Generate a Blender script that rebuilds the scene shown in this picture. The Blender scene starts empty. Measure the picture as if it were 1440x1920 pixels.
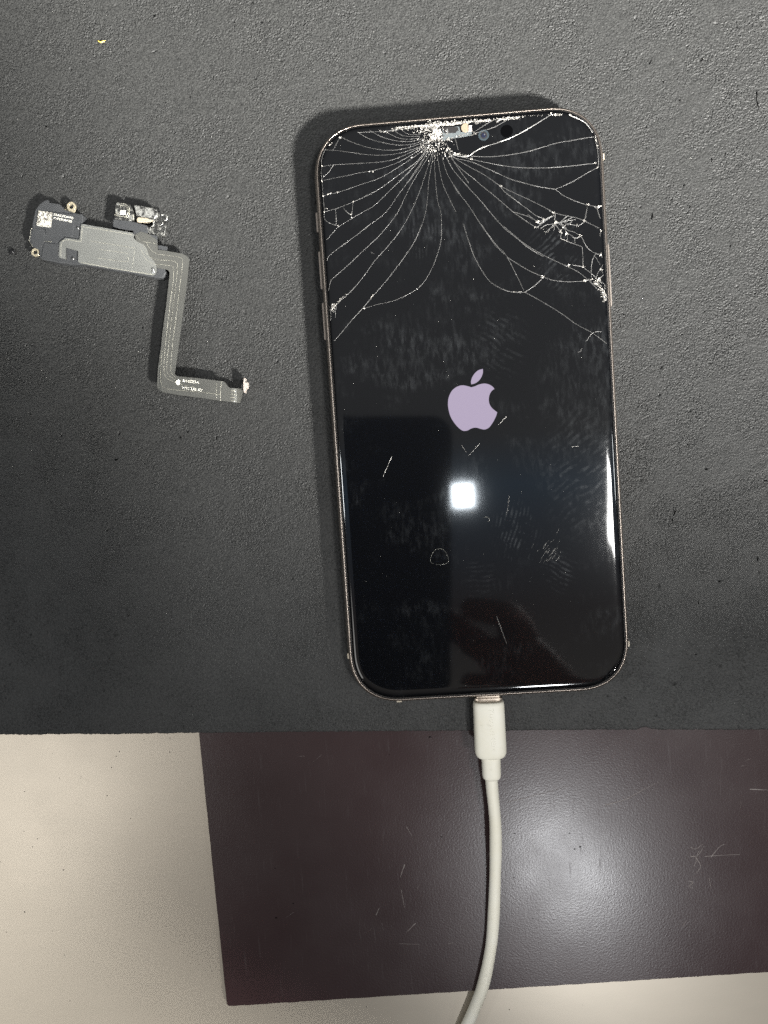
import bpy, bmesh, math, random
import numpy as np
from mathutils import Matrix, Vector
import mathutils.geometry as mg

random.seed(7)
S = 0.001                      # everything below is written in millimetres
sc = bpy.context.scene
col = sc.collection

# ------------------------------------------------------------------ camera
F = 1450.0                     # focal length in photo pixels (photo is 1440 x 1920)
R = Matrix(((0.99712394, -0.06713877, -0.03516016),
            (-0.06526343, -0.99651153, 0.05201403),
            (-0.03852966, -0.04956976, -0.99802721)))      # world -> lens axes (x right, y down, z ahead)
Z_OUT = 9.0                    # height of the widest outline of the phone
CAM = Vector((-17.81281606, -15.21977768, 214.35417784 + Z_OUT))
cd = bpy.data.cameras.new('camera')
cam = bpy.data.objects.new('camera', cd)
col.objects.link(cam)
sc.camera = cam
RT = R.transposed()
m3 = Matrix((RT.col[0], -RT.col[1], -RT.col[2])).transposed()
cam.matrix_world = Matrix.Translation(CAM * S) @ m3.to_4x4()
cd.sensor_fit = 'VERTICAL'
cd.sensor_height = 36.0
cd.sensor_width = 27.0
cd.lens = 36.0 * F / 1920.0
cd.clip_start = 0.004
cd.clip_end = 20.0

# ------------------------------------------------------------------ world and lamps
sc.view_settings.view_transform = 'Standard'
sc.view_settings.look = 'None'
sc.view_settings.exposure = 0.0
sc.view_settings.gamma = 1.0
sc.view_settings.use_curve_mapping = False
w = bpy.data.worlds.new('World')
sc.world = w
w.use_nodes = True
nt = w.node_tree
bg = nt.nodes['Background']
tc = nt.nodes.new('ShaderNodeTexCoord')
sx = nt.nodes.new('ShaderNodeSeparateXYZ')
nt.links.new(tc.outputs['Generated'], sx.inputs[0])
rp = nt.nodes.new('ShaderNodeValToRGB')
mr = nt.nodes.new('ShaderNodeMapRange')
mr.inputs[1].default_value = -1.0
mr.inputs[2].default_value = 1.0
nt.links.new(sx.outputs['Y'], mr.inputs[0])
nt.links.new(mr.outputs[0], rp.inputs[0])
e = rp.color_ramp.elements
e[0].position = 0.16
e[0].color = (0.05, 0.045, 0.045, 1)
e[1].position = 0.90
e[1].color = (0.42, 0.42, 0.40, 1)
for p, c in ((0.28, (0.20, 0.18, 0.17)), (0.36, (0.40, 0.37, 0.34)), (0.41, (0.22, 0.19, 0.19)), (0.462, (0.22, 0.28, 0.37)), (0.488, (0.25, 0.41, 0.60)), (0.52, (0.34, 0.34, 0.34))):
    q = e.new(p)
    q.color = (*c, 1)
mz = nt.nodes.new('ShaderNodeMapRange')
mz.inputs[1].default_value = 0.45
mz.inputs[2].default_value = 0.86
mz.inputs[3].default_value = 0.06
mz.inputs[4].default_value = 0.90
nt.links.new(sx.outputs['Z'], mz.inputs[0])
nt.links.new(mz.outputs[0], bg.inputs[1])
nt.links.new(rp.outputs[0], bg.inputs[0])

def lamp(name, loc, target, size, power, color, shape='RECTANGLE', size_y=None, spread=180):
    l = bpy.data.lights.new(name, 'AREA')
    l.shape = shape
    l.size = size * S
    if size_y:
        l.size_y = size_y * S
    l.energy = power
    l.color = color
    l.spread = math.radians(spread)
    o = bpy.data.objects.new(name, l)
    col.objects.link(o)
    o.location = Vector(loc) * S
    o.rotation_euler = (Vector(target) - Vector(loc)).to_track_quat('-Z', 'Y').to_euler()
    return o

# key lamp, low on the right: it throws the crisp shadows up and to the left
lamp('key_lamp', (900, -950, 950), (50, 120, 0), 170, 7.4, (1.0, 0.98, 0.93), 'DISK', spread=33)
# spotlight whose glow shows in the brown board
lamp('bench_lamp', (270, -915, 1500), (0, -60, 0), 120, 4.6, (0.96, 0.98, 1.0), 'DISK')
# small ceiling lamp seen as the square spot in the screen
lamp('ceiling_lamp', (76, -66, 1250), (76, -66, 0), 40, 0.40, (0.86, 0.94, 1.0), 'RECTANGLE', 44)
# added fill panel that brightens cable and bench from the right
lamp('right_fill', (470, -110, 1300), (0, 0, 0), 170, 8.8, (1.0, 0.99, 0.96), 'RECTANGLE', 170)
# light tubes far to either side, glinting on the rounded glass edges
lamp('side_tube', (1150, -40, 900), (0, 0, 0), 130, 2.0, (0.95, 0.99, 1.0), 'RECTANGLE', 130)
lamp('side_tube', (-1150, -40, 900), (0, 0, 0), 130, 3.2, (0.95, 0.99, 1.0), 'RECTANGLE', 130)
# added soft fill from the near left, for sheen on the beige bench
lamp('left_fill', (-700, -470, 1000), (-100, -100, 0), 420, 1.9, (1.0, 0.985, 0.95), 'RECTANGLE', 300)

# ------------------------------------------------------------------ helpers
def P(px, py, z):
    """photo pixel -> point (mm) on the horizontal plane at height z"""
    d = RT @ Vector(((px - 720.0) / F, (py - 960.0) / F, 1.0))
    return CAM + d * ((z - CAM.z) / d.z)

def zone(ox, oy, k):
    return lambda u, v: (ox + u * k, oy + v * k)
Z1 = zone(0, 330, 0.347222)
Z2 = zone(40, 350, 0.208333)
Z2B = zone(50, 370, 0.083333)
Z3B = zone(200, 360, 0.090278)
Z4B = zone(310, 695, 0.111111)
R4 = zone(570, 190, 0.201389)
R5 = zone(850, 190, 0.222222)
R7 = zone(570, 420, 0.201389)
R8 = zone(860, 420, 0.222222)
R6 = zone(990, 380, 0.118056)
R5B = zone(780, 205, 0.0972222)
ZL = zone(820, 670, 0.0972222)

def tag(o, label=None, cat=None, group=None, kind=None):
    if label: o['label'] = label
    if cat: o['category'] = cat
    if group: o['group'] = group
    if kind: o['kind'] = kind
    return o

def obj(name, bm, mat, parent=None, smooth=False, recalc=True):
    if recalc:
        bmesh.ops.recalc_face_normals(bm, faces=bm.faces[:])
    for f in bm.faces:
        f.smooth = smooth
    me = bpy.data.meshes.new(name)
    bmesh.ops.scale(bm, vec=(S, S, S), verts=bm.verts[:])
    bm.to_mesh(me)
    bm.free()
    if mat:
        me.materials.append(mat)
    o = bpy.data.objects.new(name, me)
    col.objects.link(o)
    if parent:
        o.parent = parent
        o.matrix_parent_inverse = parent.matrix_world.inverted()
    return o

def empty(name, x, y, z):
    o = bpy.data.objects.new(name, None)
    o.empty_display_size = 0.005
    o.location = (x * S, y * S, z * S)
    col.objects.link(o)
    bpy.context.view_layer.update()
    return o

def smooth_line(pts, n=6):
    """Catmull-Rom through 2D/3D points"""
    pts = [Vector(p) for p in pts]
    if len(pts) < 3:
        return [pts[0].lerp(pts[-1], i / n) for i in range(n + 1)]
    out = []
    for i in range(len(pts) - 1):
        p0 = pts[max(i - 1, 0)]; p1 = pts[i]; p2 = pts[i + 1]; p3 = pts[min(i + 2, len(pts) - 1)]
        for k in range(n):
            t = k / n
            out.append(0.5 * ((2 * p1) + (p2 - p0) * t + (2 * p0 - 5 * p1 + 4 * p2 - p3) * t * t + (3 * p1 - p0 - 3 * p2 + p3) * t ** 3))
    out.append(pts[-1])
    return out

def bm_prism(bm, pts, z0, z1, bev=0.0, seg=2):
    """pts: list of (x, y) mm; extruded between z0 and z1, top edge bevelled"""
    b = bmesh.new()
    vs = [b.verts.new((p[0], p[1], z0)) for p in pts]
    f = b.faces.new(vs)
    r = bmesh.ops.extrude_face_region(b, geom=[f])
    tv = [v for v in r['geom'] if isinstance(v, bmesh.types.BMVert)]
    for v in tv:
        v.co.z = z1
    bmesh.ops.recalc_face_normals(b, faces=b.faces[:])
    if bev > 0:
        es = [ed for ed in b.edges if all(abs(v.co.z - z1) < 1e-6 for v in ed.verts)]
        bmesh.ops.bevel(b, geom=es, offset=bev, segments=seg, affect='EDGES', profile=0.5, clamp_overlap=True)
    bmesh.ops.triangulate(b, faces=[f for f in b.faces if len(f.verts) > 4])
    me = bpy.data.meshes.new('tmp')
    b.to_mesh(me)
    b.free()
    bm.from_mesh(me)
    bpy.data.meshes.remove(me)

def prism_px(bm, pxs, z0, z1, bev=0.0, seg=2):
    bm_prism(bm, [P(x, y, z1).to_2d() for x, y in pxs], z0, z1, bev, seg)

def ribbon(bm, pts, w0, w1, h=0.03, jitter=0.0, tone=None, layer=None):
    """flat strip with a raised spine; pts are 3D mm, widths in mm from start to end"""
    n = len(pts)
    rows = []
    for i, p in enumerate(pts):
        a = pts[max(i - 1, 0)]; b = pts[min(i + 1, n - 1)]
        d = (b - a)
        if d.length < 1e-9:
            continue
        nrm = Vector((-d.y, d.x, 0)).normalized()
        t = i / (n - 1)
        ww = (w0 + (w1 - w0) * t) * (1 + random.uniform(-jitter, jitter)) / 2
        off = nrm * random.uniform(-jitter, jitter) * ww * 0.6
        k = [p - nrm * ww + off, p + off + nrm * ww * random.uniform(-.5, .5) + Vector((0, 0, h)), p + nrm * ww + off]
        rows.append([bm.verts.new(v) for v in k])
    for i in range(len(rows) - 1):
        for j in (0, 1):
            f = bm.faces.new((rows[i][j], rows[i][j + 1], rows[i + 1][j + 1], rows[i + 1][j]))
            if layer is not None:
                for lp in f.loops:
                    tt = tone * random.uniform(0.75, 1.25)
                    lp[layer] = (tt, tt, tt, 1)

def shard(bm, x, y, z, r, tone, layer, ang=None, asp=1.0, tilt=0.35):
    n = random.choice((3, 4, 4, 5))
    if abs(x) > HW - 1.9 or abs(y) > HH - 1.75:
        return
    a0 = random.uniform(0, 6.28)
    if ang is None:
        ang = random.uniform(0, 6.28)
    ca, sa = math.cos(ang), math.sin(ang)
    tx, ty = random.uniform(-tilt, tilt), random.uniform(-tilt, tilt)
    vs = []
    for i in range(n):
        a = a0 + i * 6.283 / n + random.uniform(-.4, .4)
        rr = r * random.uniform(.55, 1.1)
        u, v = math.cos(a) * rr * asp, math.sin(a) * rr
        X, Y = u * ca - v * sa, u * sa + v * ca
        vs.append(bm.verts.new((x + X, y + Y, z + X * tx + Y * ty + abs(tilt) * r)))
    f = bm.faces.new(vs)
    tone *= random.choice((.2, .4, .6, .9))
    for lp in f.loops:
        lp[layer] = (tone, tone * .985, tone * .96, 1)

def tube(bm, pts, rad, n=14, sq=1.0, cap=True):
    """pts 3D; rad number or function of t"""
    rows = []
    N = len(pts)
    up = Vector((0, 0, 1))
    for i, p in enumerate(pts):
        d = (pts[min(i + 1, N - 1)] - pts[max(i - 1, 0)]).normalized()
        side = d.cross(up)
        if side.length < 1e-4:
            side = Vector((1, 0, 0))
        side.normalize()
        u2 = side.cross(d).normalized()
        r = rad(i / (N - 1)) if callable(rad) else rad
        rows.append([bm.verts.new(p + side * math.cos(a) * r + u2 * math.sin(a) * r * sq) for a in [k * 2 * math.pi / n for k in range(n)]])
    for i in range(N - 1):
        for k in range(n):
            bm.faces.new((rows[i][k], rows[i][(k + 1) % n], rows[i + 1][(k + 1) % n], rows[i + 1][k]))
    if cap:
        bm.faces.new(rows[0])
        bm.faces.new(rows[-1])

def box(bm, x0, x1, y0, y1, z0, z1, bev=0.0):
    bm_prism(bm, [(x0, y0), (x1, y0), (x1, y1), (x0, y1)], z0, z1, bev)

# ------------------------------------------------------------------ materials
class NT:
    def __init__(s, name):
        s.m = bpy.data.materials.new(name)
        s.m.use_nodes = True
        s.t = s.m.node_tree
        s.b = s.t.nodes['Principled BSDF']
        s.co = None
    def n(s, typ, **kw):
        nd = s.t.nodes.new('ShaderNode' + typ)
        for k, v in kw.items():
            setattr(nd, k, v)
        return nd
    def l(s, a, b):
        s.t.links.new(a, b)
    def coord(s, out='Object'):
        if s.co is None:
            s.co = s.n('TexCoord')
        return s.co.outputs[out]
    def mapping(s, scale=(1, 1, 1), rot=0.0, loc=(0, 0, 0)):
        mp = s.n('Mapping')
        s.l(s.coord(), mp.inputs[0])
        mp.inputs['Scale'].default_value = scale
        mp.inputs['Rotation'].default_value = (0, 0, rot)
        mp.inputs['Location'].default_value = loc
        return mp.outputs[0]
    def noise(s, scale, detail=3, rough=.5, vec=None, dist=0.0):
        nd = s.n('TexNoise')
        nd.inputs['Scale'].default_value = scale
        nd.inputs['Detail'].default_value = detail
        nd.inputs['Roughness'].default_value = rough
        nd.inputs['Distortion'].default_value = dist
        s.l(vec if vec else s.coord(), nd.inputs['Vector'])
        return nd.outputs[0]
    def voro(s, scale, feature='F1', vec=None, out=0):
        nd = s.n('TexVoronoi', feature=feature)
        nd.inputs['Scale'].default_value = scale
        s.l(vec if vec else s.coord(), nd.inputs['Vector'])
        return nd.outputs[out]
    def rng(s, v, a, b, c, d, smooth=False):
        nd = s.n('MapRange')
        if smooth:
            nd.interpolation_type = 'SMOOTHSTEP'
        for i, x in enumerate((a, b, c, d)):
            nd.inputs[i + 1].default_value = x
        s.l(v, nd.inputs[0])
        return nd.outputs[0]
    def math(s, op, a, b=None, clamp=False):
        nd = s.n('Math', operation=op)
        nd.use_clamp = clamp
        for i, x in enumerate((a, b)):
            if x is None:
                continue
            if isinstance(x, (int, float)):
                nd.inputs[i].default_value = x
            else:
                s.l(x, nd.inputs[i])
        return nd.outputs[0]
    def mix(s, f, a, b):
        nd = s.n('Mix', data_type='RGBA')
        if isinstance(f, (int, float)):
            nd.inputs[0].default_value = f
        else:
            s.l(f, nd.inputs[0])
        for i, x in ((6, a), (7, b)):
            if isinstance(x, tuple):
                nd.inputs[i].default_value = (*x, 1)
            else:
                s.l(x, nd.inputs[i])
        return nd.outputs[2]
    def bump(s, h, strength, dist, normal=None):
        nd = s.n('Bump')
        nd.inputs['Strength'].default_value = strength
        nd.inputs['Distance'].default_value = dist
        s.l(h, nd.inputs['Height'])
        if normal:
            s.l(normal, nd.inputs['Normal'])
        s.l(nd.outputs[0], s.b.inputs['Normal'])
        return nd.outputs[0]
    def set(s, base=None, rough=None, metal=None, spec=None, ior=None, coat=None, coat_rough=None):
        for k, v in (('Base Color', base), ('Roughness', rough), ('Metallic', metal), ('Specular IOR Level', spec),
                     ('IOR', ior), ('Coat Weight', coat), ('Coat Roughness', coat_rough)):
            if v is None:
                continue
            if isinstance(v, tuple):
                s.b.inputs[k].default_value = (*v, 1)
            elif isinstance(v, (int, float)):
                s.b.inputs[k].default_value = v
            else:
                s.l(v, s.b.inputs[k])
        return s

# black foam mat: fine crinkled grain
M = NT('foam'); MAT_FOAM = M.m
g1 = M.noise(2300, 2, .6)
g4 = M.noise(9, 3, .5)
base = M.mix(M.rng(g1, .35, .65, 0.0, 1.0), (0.010, 0.0102, 0.0100), (0.041, 0.0415, 0.0400))
base = M.mix(M.rng(g4, .3, .7, 0, .25), base, (0.019, 0.0195, 0.0192))
M.set(base=base, rough=.62, spec=.5)
M.bump(g1, .35, 0.0001)
M.b.inputs['Diffuse Roughness'].default_value = 1.0
M = NT('foam_far'); MAT_FOAM_FAR = M.m
g1 = M.noise(1500, 3, .6)
M.bump(g1, 1.0, 0.0004)
M.set(base=(0.042, 0.043, 0.042), rough=.62, spec=1.0)

# beige laminate
M = NT('beige_laminate'); MAT_BENCH = M.m
st = M.noise(90, 4, .55, vec=M.mapping((1, 3, 1), 0.03))
sm = M.noise(14, 4, .6)
fine = M.noise(1500, 2, .5)
b_ = M.mix(st, (0.40, 0.36, 0.30), (0.43, 0.385, 0.32))
b_ = M.mix(M.rng(sm, .45, .75, 0, .25), b_, (0.37, 0.325, 0.265))
M.bump(M.math('ADD', fine, M.math('MULTIPLY', st, .4)), .01, 0.0001)
M.set(base=b_, rough=M.rng(sm, .3, .7, .30, .35), metal=.6, spec=.5)

# dark brown board, semi-gloss orange peel
M = NT('brown_board'); MAT_BOARD = M.m
pe = M.noise(1900, 2, .5)
la = M.noise(22, 4, .6)
stx = M.noise(90, 3, .6, vec=M.mapping((12, 1, 1), 0.9))
b_ = M.mix(M.rng(la, .25, .8, 0, 1), (0.027, 0.0130, 0.0142), (0.032, 0.0165, 0.0172))
hz = M.rng(stx, .62, .85, 0, .15)
b_ = M.mix(hz, b_, (0.075, 0.062, 0.058))
M.bump(pe, .17, 0.00010)
M.set(base=b_, rough=M.math('ADD', M.rng(la, .3, .7, .21, .29), M.math('MULTIPLY', hz, .8)), spec=.5)

M = NT('board_scuff'); MAT_SCUFF = M.m
M.set(base=(0.19, 0.165, 0.155), rough=.6)
M = NT('black_speck'); MAT_SPECK = M.m
M.set(base=(0.02, 0.018, 0.015), rough=.7)
M = NT('gouge_black'); MAT_GOUGE = M.m
M.set(base=(0.004, 0.004, 0.004), rough=.95, spec=.05)
M = NT('pale_dust'); MAT_DUST = M.m
M.set(base=(0.62, 0.61, 0.57), rough=.6)
M = NT('yellow_fibre'); MAT_YELLOW = M.m
M.set(base=(0.75, 0.58, 0.13), rough=.5)
M = NT('black_crumb'); MAT_CRUMB = M.m
M.set(base=(0.012, 0.012, 0.013), rough=.35)
M = NT('pale_hair'); MAT_HAIR = M.m
M.set(base=(0.20, 0.20, 0.18), rough=.5)

# phone
M = NT('gold_steel'); MAT_STEEL = M.m
M.set(base=(0.38, 0.33, 0.29), metal=1.0, rough=.38)
M = NT('gasket'); MAT_GASKET = M.m
M.set(base=(0.012, 0.011, 0.011), rough=.5)
M = NT('antenna_band'); MAT_BAND = M.m
M.set(base=(0.42, 0.37, 0.29), rough=.45)

M = NT('black_glass'); MAT_GLASS = M.m
sm1 = M.noise(42, 5, .62, vec=M.mapping((1.0, 1.6, 1), -.5), dist=.4)
sm2 = M.noise(240, 4, .7, vec=M.mapping((3.2, 1, 1), .35))
haze = M.math('MULTIPLY', M.rng(sm1, .46, .72, 0, 1, True), M.rng(sm2, .45, .72, 0, 1))
tot = M.math('MULTIPLY', haze, .26)
def fingerprint(px, py, rad, ring, ang, amt, asp=1.4):
    """whorl of skin ridges left in grease, at a place on the glass"""
    global tot
    c = P(px, py, 13.1) * S
    mp = M.mapping((1, 1, 0), 0, (-c.x, -c.y, 0))
    m2 = M.n('Mapping'); M.l(mp, m2.inputs[0])
    m2.inputs['Rotation'].default_value = (0, 0, ang)
    m2.inputs['Scale'].default_value = (1, 1 / asp, 1)
    ln = M.n('VectorMath', operation='LENGTH'); M.l(m2.outputs[0], ln.inputs[0])
    r = ln.outputs['Value']
    wv = M.n('TexWave', wave_type='BANDS', bands_direction='X')
    wv.inputs['Scale'].default_value = ring
    wv.inputs['Distortion'].default_value = 7.0
    wv.inputs['Detail'].default_value = 2
    wv.inputs['Detail Scale'].default_value = .4
    M.l(m2.outputs[0], wv.inputs['Vector'])
    mask = M.rng(r, rad * S * .25, rad * S, 1, 0, True)
    patch = M.rng(M.noise(330, 5, .75), .48, .62, 0, 1)
    v = M.math('MULTIPLY', M.math('MULTIPLY', M.rng(wv.outputs[1], .35, .8, 0, 1), mask), M.math('MULTIPLY', patch, amt * .6))
    tot = M.math('ADD', tot, v)
fingerprint(968, 1003, 8, 300, .4, .55)
fingerprint(1045, 475, 9, 300, 1.0, .40)
fingerprint(1050, 1066, 6, 330, 1.9, .45)
fingerprint(792, 445, 6, 330, .1, .25)
fingerprint(1090, 890, 13, 260, 1.2, .30, 1.8)
fingerprint(900, 1085, 6, 330, 1.5, .2)
fingerprint(940, 640, 9, 260, 2.0, .2)
tot = M.math('MINIMUM', tot, 1.0)
gb = M.mix(tot, (0.0022, 0.0024, 0.0030), (0.058, 0.062, 0.066))
M.set(base=gb, rough=M.math('ADD', M.math('MULTIPLY', tot, .10), .055), ior=1.5)
M.b.inputs['Coat Weight'].default_value = 0.03
M.b.inputs['Coat Roughness'].default_value = 0.30
M.b.inputs['Coat Tint'].default_value = (.86, .93, 1, 1)

M = NT('lit_logo'); MAT_LOGO = M.m
M.set(base=(0.02, 0.02, 0.02), rough=.06)
M.b.inputs['Emission Color'].default_value = (0.43, 0.355, 0.50, 1)
M.b.inputs['Emission Strength'].default_value = 0.95

def tone_mat(name, rough, spec=.5, tint=(1, 1, 1)):
    M = NT(name)
    a = M.n('Attribute'); a.attribute_name = 'tone'
    nd = M.n('Mix', data_type='RGBA', blend_type='MULTIPLY')
    nd.inputs[0].default_value = 1
    M.l(a.outputs['Color'], nd.inputs[6])
    nd.inputs[7].default_value = (*tint, 1)
    M.l(nd.outputs[2], M.b.inputs['Base Color'])
    M.set(rough=rough, spec=spec)
    return M.m
MAT_CRACK = tone_mat('fractured_glass', .35, .6, (1, .985, .955))
MAT_SHARD = tone_mat('glass_splinters', .5, .4, (1, .97, .92))
M = NT('exposed_metal'); MAT_EXPOSED = M.m
M.set(base=(0.11, 0.125, 0.13), metal=.3, rough=M.rng(M.noise(2500, 3, .6), .3, .7, .35, .7))
M = NT('amber_sensor'); MAT_AMBER = M.m
M.set(base=(0.22, 0.175, 0.125), rough=.6, spec=.2)
M = NT('ivory_chip'); MAT_IVORY = M.m
M.set(base=(0.42, 0.37, 0.33), rough=.5)
M = NT('lens_ring'); MAT_LENSRING = M.m
M.set(base=(0.045, 0.06, 0.07), metal=.4, rough=.25)
M = NT('lens_glass'); MAT_LENS = M.m
M.set(base=(0.008, 0.010, 0.024), rough=.08, coat=.6)
M = NT('dark_window'); MAT_DARKWIN = M.m
M.set(base=(0.0008, 0.0008, 0.001), rough=.1, spec=.15)

# cable
M = NT('ivory_plastic'); MAT_CABLE = M.m
n1 = M.noise(160, 4, .6)
n2 = M.noise(420, 3, .7)
b_ = M.mix(M.rng(n1, .3, .7, 0, 1), (0.80, 0.765, 0.64), (0.84, 0.815, 0.72))
b_ = M.mix(M.rng(n2, .60, .76, 0, .35), b_, (0.46, 0.43, 0.34))
M.bump(n2, .1, 0.0001)
M.set(base=b_, rough=.48)
M.b.inputs['Subsurface Weight'].default_value = .0
M.b.inputs['Subsurface Radius'].default_value = (0.002, 0.0015, 0.001)
M = NT('plug_tip_metal'); MAT_TIP = M.m
M.set(base=(0.58, 0.50, 0.42), metal=.8, rough=.3)

# earpiece module
M = NT('black_plastic'); MAT_PLASTIC = M.m
M.bump(M.noise(1800, 2, .5), .15, 0.00008)
M.set(base=M.mix(M.noise(300, 3, .5), (0.040, 0.042, 0.045), (0.060, 0.062, 0.064)), rough=.45)
M = NT('flex_film'); MAT_FLEX = M.m
fl = M.noise(120, 3, .5)
M.bump(M.noise(60, 2, .5), .35, 0.0006)
M.set(base=M.mix(fl, (0.135, 0.135, 0.125), (0.17, 0.17, 0.155)), metal=.55, rough=M.rng(fl, .3, .7, .30, .42))
M = NT('plate_metal'); MAT_PLATE = M.m
fl = M.noise(140, 3, .5)
M.bump(M.noise(45, 2, .5), .3, 0.0006)
M.set(base=M.mix(fl, (0.33, 0.335, 0.315), (0.38, 0.385, 0.36)), metal=.7, rough=M.rng(fl, .3, .7, .30, .40))
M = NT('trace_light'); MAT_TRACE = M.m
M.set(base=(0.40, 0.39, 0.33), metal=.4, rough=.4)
M = NT('brass'); MAT_BRASS = M.m
M.set(base=(0.52, 0.46, 0.33), metal=.5, rough=.38)
M = NT('white_print'); MAT_PRINT = M.m
M.set(base=(0.80, 0.78, 0.70), rough=.6)
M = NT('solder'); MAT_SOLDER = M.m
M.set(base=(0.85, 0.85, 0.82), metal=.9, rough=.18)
M = NT('pale_patch'); MAT_PATCH = M.m
n_ = M.noise(1500, 2, .7)
M.set(base=M.mix(M.rng(n_, .42, .56, 0, 1), (0.16, 0.15, 0.13), (0.74, 0.72, 0.64)), rough=.6)
M = NT('clear_plastic'); MAT_CLEAR = M.m
n_ = M.noise(900, 4, .7)
M.bump(n_, .8, 0.0004)
M.set(base=M.mix(M.rng(n_, .50, .68, 0, 1), (0.025, 0.025, 0.024), (0.26, 0.26, 0.24)), rough=.18, spec=.7)
M = NT('silver_capsule'); MAT_CAPSULE = M.m
n_ = M.noise(700, 4, .7)
M.bump(n_, .6, 0.0003)
M.set(base=M.mix(M.rng(n_, .38, .55, 0, 1), (0.03, 0.03, 0.03), (0.38, 0.38, 0.36)), metal=.5, rough=.35)
M = NT('beige_crystal'); MAT_CRYSTAL = M.m
M.set(base=(0.48, 0.42, 0.32), metal=.3, rough=.35)
M = NT('hand_phone_back'); MAT_HPHONE = M.m
M.set(base=(0.012, 0.036, 0.110), rough=.45)

# ------------------------------------------------------------------ setting: bench, board, mat
bm = bmesh.new()
box(bm, -900, 900, -330, 900, -30, 0.0, 1.0)
bench = tag(obj('workbench', bm, MAT_BENCH), kind='structure')

# specks in the laminate
bm = bmesh.new()
spots = [(46, 1484, 1), (152, 1456, .7), (151, 1459, .5), (224, 1409, 1.1), (218, 1418, 1), (209, 1439, 1.1), (201, 1492, 1), (318, 1410, 1.2),
         (319, 1384, 1), (270, 1387, .9), (170, 1429, .6), (245, 1535, .8), (45, 1559, .9), (70, 1573, 1), (61, 1588, .8), (119, 1631, 1.4),
         (224, 1601, .8), (224, 1631, .8), (46, 1710, 1.4), (12, 1748, .9), (98, 1746, .7), (262, 1719, .8), (312, 1737, .8), (121, 1791, .9),
         (175, 1804, .7), (384, 1665, .8), (1, 1616, 1), (955, 1893, 1), (1093, 1885, .6), (687, 1888, 1.0), (665, 1893, .5), (195, 1677, .6), (46, 1661, .5),
         (284, 1416, .6), (111, 1459, .8), (165, 1464, .5), (98, 1413, .6), (261, 1615, .5), (98, 1594, .5), (89, 1809, .5), (119, 1833, .4), (131, 1877, .8)]
for x, y, r in spots:
    c = P(x, y, 0.02)
    n = 7
    rr = r * .15
    bm_prism(bm, [(c.x + math.cos(k * 6.283 / n) * rr * random.uniform(.7, 1.3), c.y + math.sin(k * 6.283 / n) * rr * random.uniform(.7, 1.3)) for k in range(n)], 0.0, 0.03)
o = tag(obj('specks', bm, MAT_SPECK), 'tiny black specks scattered over the beige bench top', 'specks', kind='stuff')

# brown board
ZB = 1.5
pts_px = [(330, 1310)]
bm = bmesh.new()
c_tl = P(372.5, 1372, ZB).to_2d(); c_bl = P(425.5, 1887.5, ZB).to_2d(); c_br = P(1441, 1823, ZB).to_2d()
up_dir = (c_tl - c_bl).normalized()
rt_dir = (c_br - c_bl).normalized()
tl = c_tl + up_dir * 14
br = c_bl + rt_dir * 330
tr = br + up_dir * 95
rc = 1.0
ol = [tl]
for k in range(40):                                                    # left edge
    ol.append(tl.lerp(c_bl + up_dir * rc, (k + 1) / 40) + rt_dir * random.uniform(-.04, .04))
ol.append(c_bl + up_dir * .3 + rt_dir * .3)
for k in range(200):
    ol.append((c_bl + rt_dir * rc).lerp(br, k / 199) + up_dir * random.uniform(-.07, .07))
ol += [tr]
bm_prism(bm, ol, 0.02, ZB, 0.12, 1)
board = tag(obj('brown_board', bm, MAT_BOARD), 'glossy dark brown board lying on the beige bench, its top edge under the black mat', 'board')
bm = bmesh.new()
L_ = zone(340, 1340, 1100 / 1440)
def scr(bm, pts, z, w, h=.012, j=.4, n=5):
    pp = [P(x, y, z) for x, y in pts]
    bm = bmesh.new()
    w *= .7
    ribbon(bm, smooth_line(pp, n), w, w * .35, h, j)
    obj('scratch', bm, MAT_SCUFF, board)
for pts, w_ in (([(1250, 325), (1262, 330), (1280, 318)], .3), ([(1250, 348), (1268, 345), (1283, 322)], .35), ([(1258, 372), (1270, 350)], .3),
               ([(1262, 350), (1275, 372), (1262, 390)], .3), ([(1285, 348), (1330, 345), (1372, 343)], .3), ([(1300, 350), (1320, 325), (1335, 318)], .3),
               ([(1245, 408), (1256, 412), (1246, 422), (1256, 426)], .3), ([(1295, 400), (1300, 425)], .22), ([(1270, 335), (1262, 360)], .25),
               ([(1040, 222), (1090, 208), (1130, 186), (1172, 165)], .35), ([(1395, 183), (1440, 185)], .4), ([(1455, 180), (1490, 184)], .3),
               ([(553, 275), (566, 298)], .2), ([(548, 368), (537, 400)], .35), ([(540, 430), (548, 475)], .22), ([(575, 512), (552, 535)], .35),
               ([(478, 492), (486, 474)], .35), ([(535, 562), (585, 564)], .22), ([(655, 562), (672, 560)], .2), ([(800, 215), (880, 195), (960, 172)], .22),
               ([(740, 210), (744, 228)], .3), ([(1108, 482), (1116, 470)], .2), ([(918, 600), (920, 625)], .2), ([(1230, 520), (1240, 505)], .2)):
    scr(bm, [L_(*p) for p in pts], ZB + .01, w_)
for _ in range(14):
    x, y = random.uniform(420, 1430), random.uniform(1400, 1800)
    a = random.uniform(0, 3.14); ln = random.uniform(4, 26)
    scr(bm, [(x, y), (x + math.cos(a) * ln / 2 + random.uniform(-2, 2), y + math.sin(a) * ln / 2), (x + math.cos(a) * ln, y + math.sin(a) * ln)], ZB + .01, random.uniform(.05, .12))
bm = bmesh.new()
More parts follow.
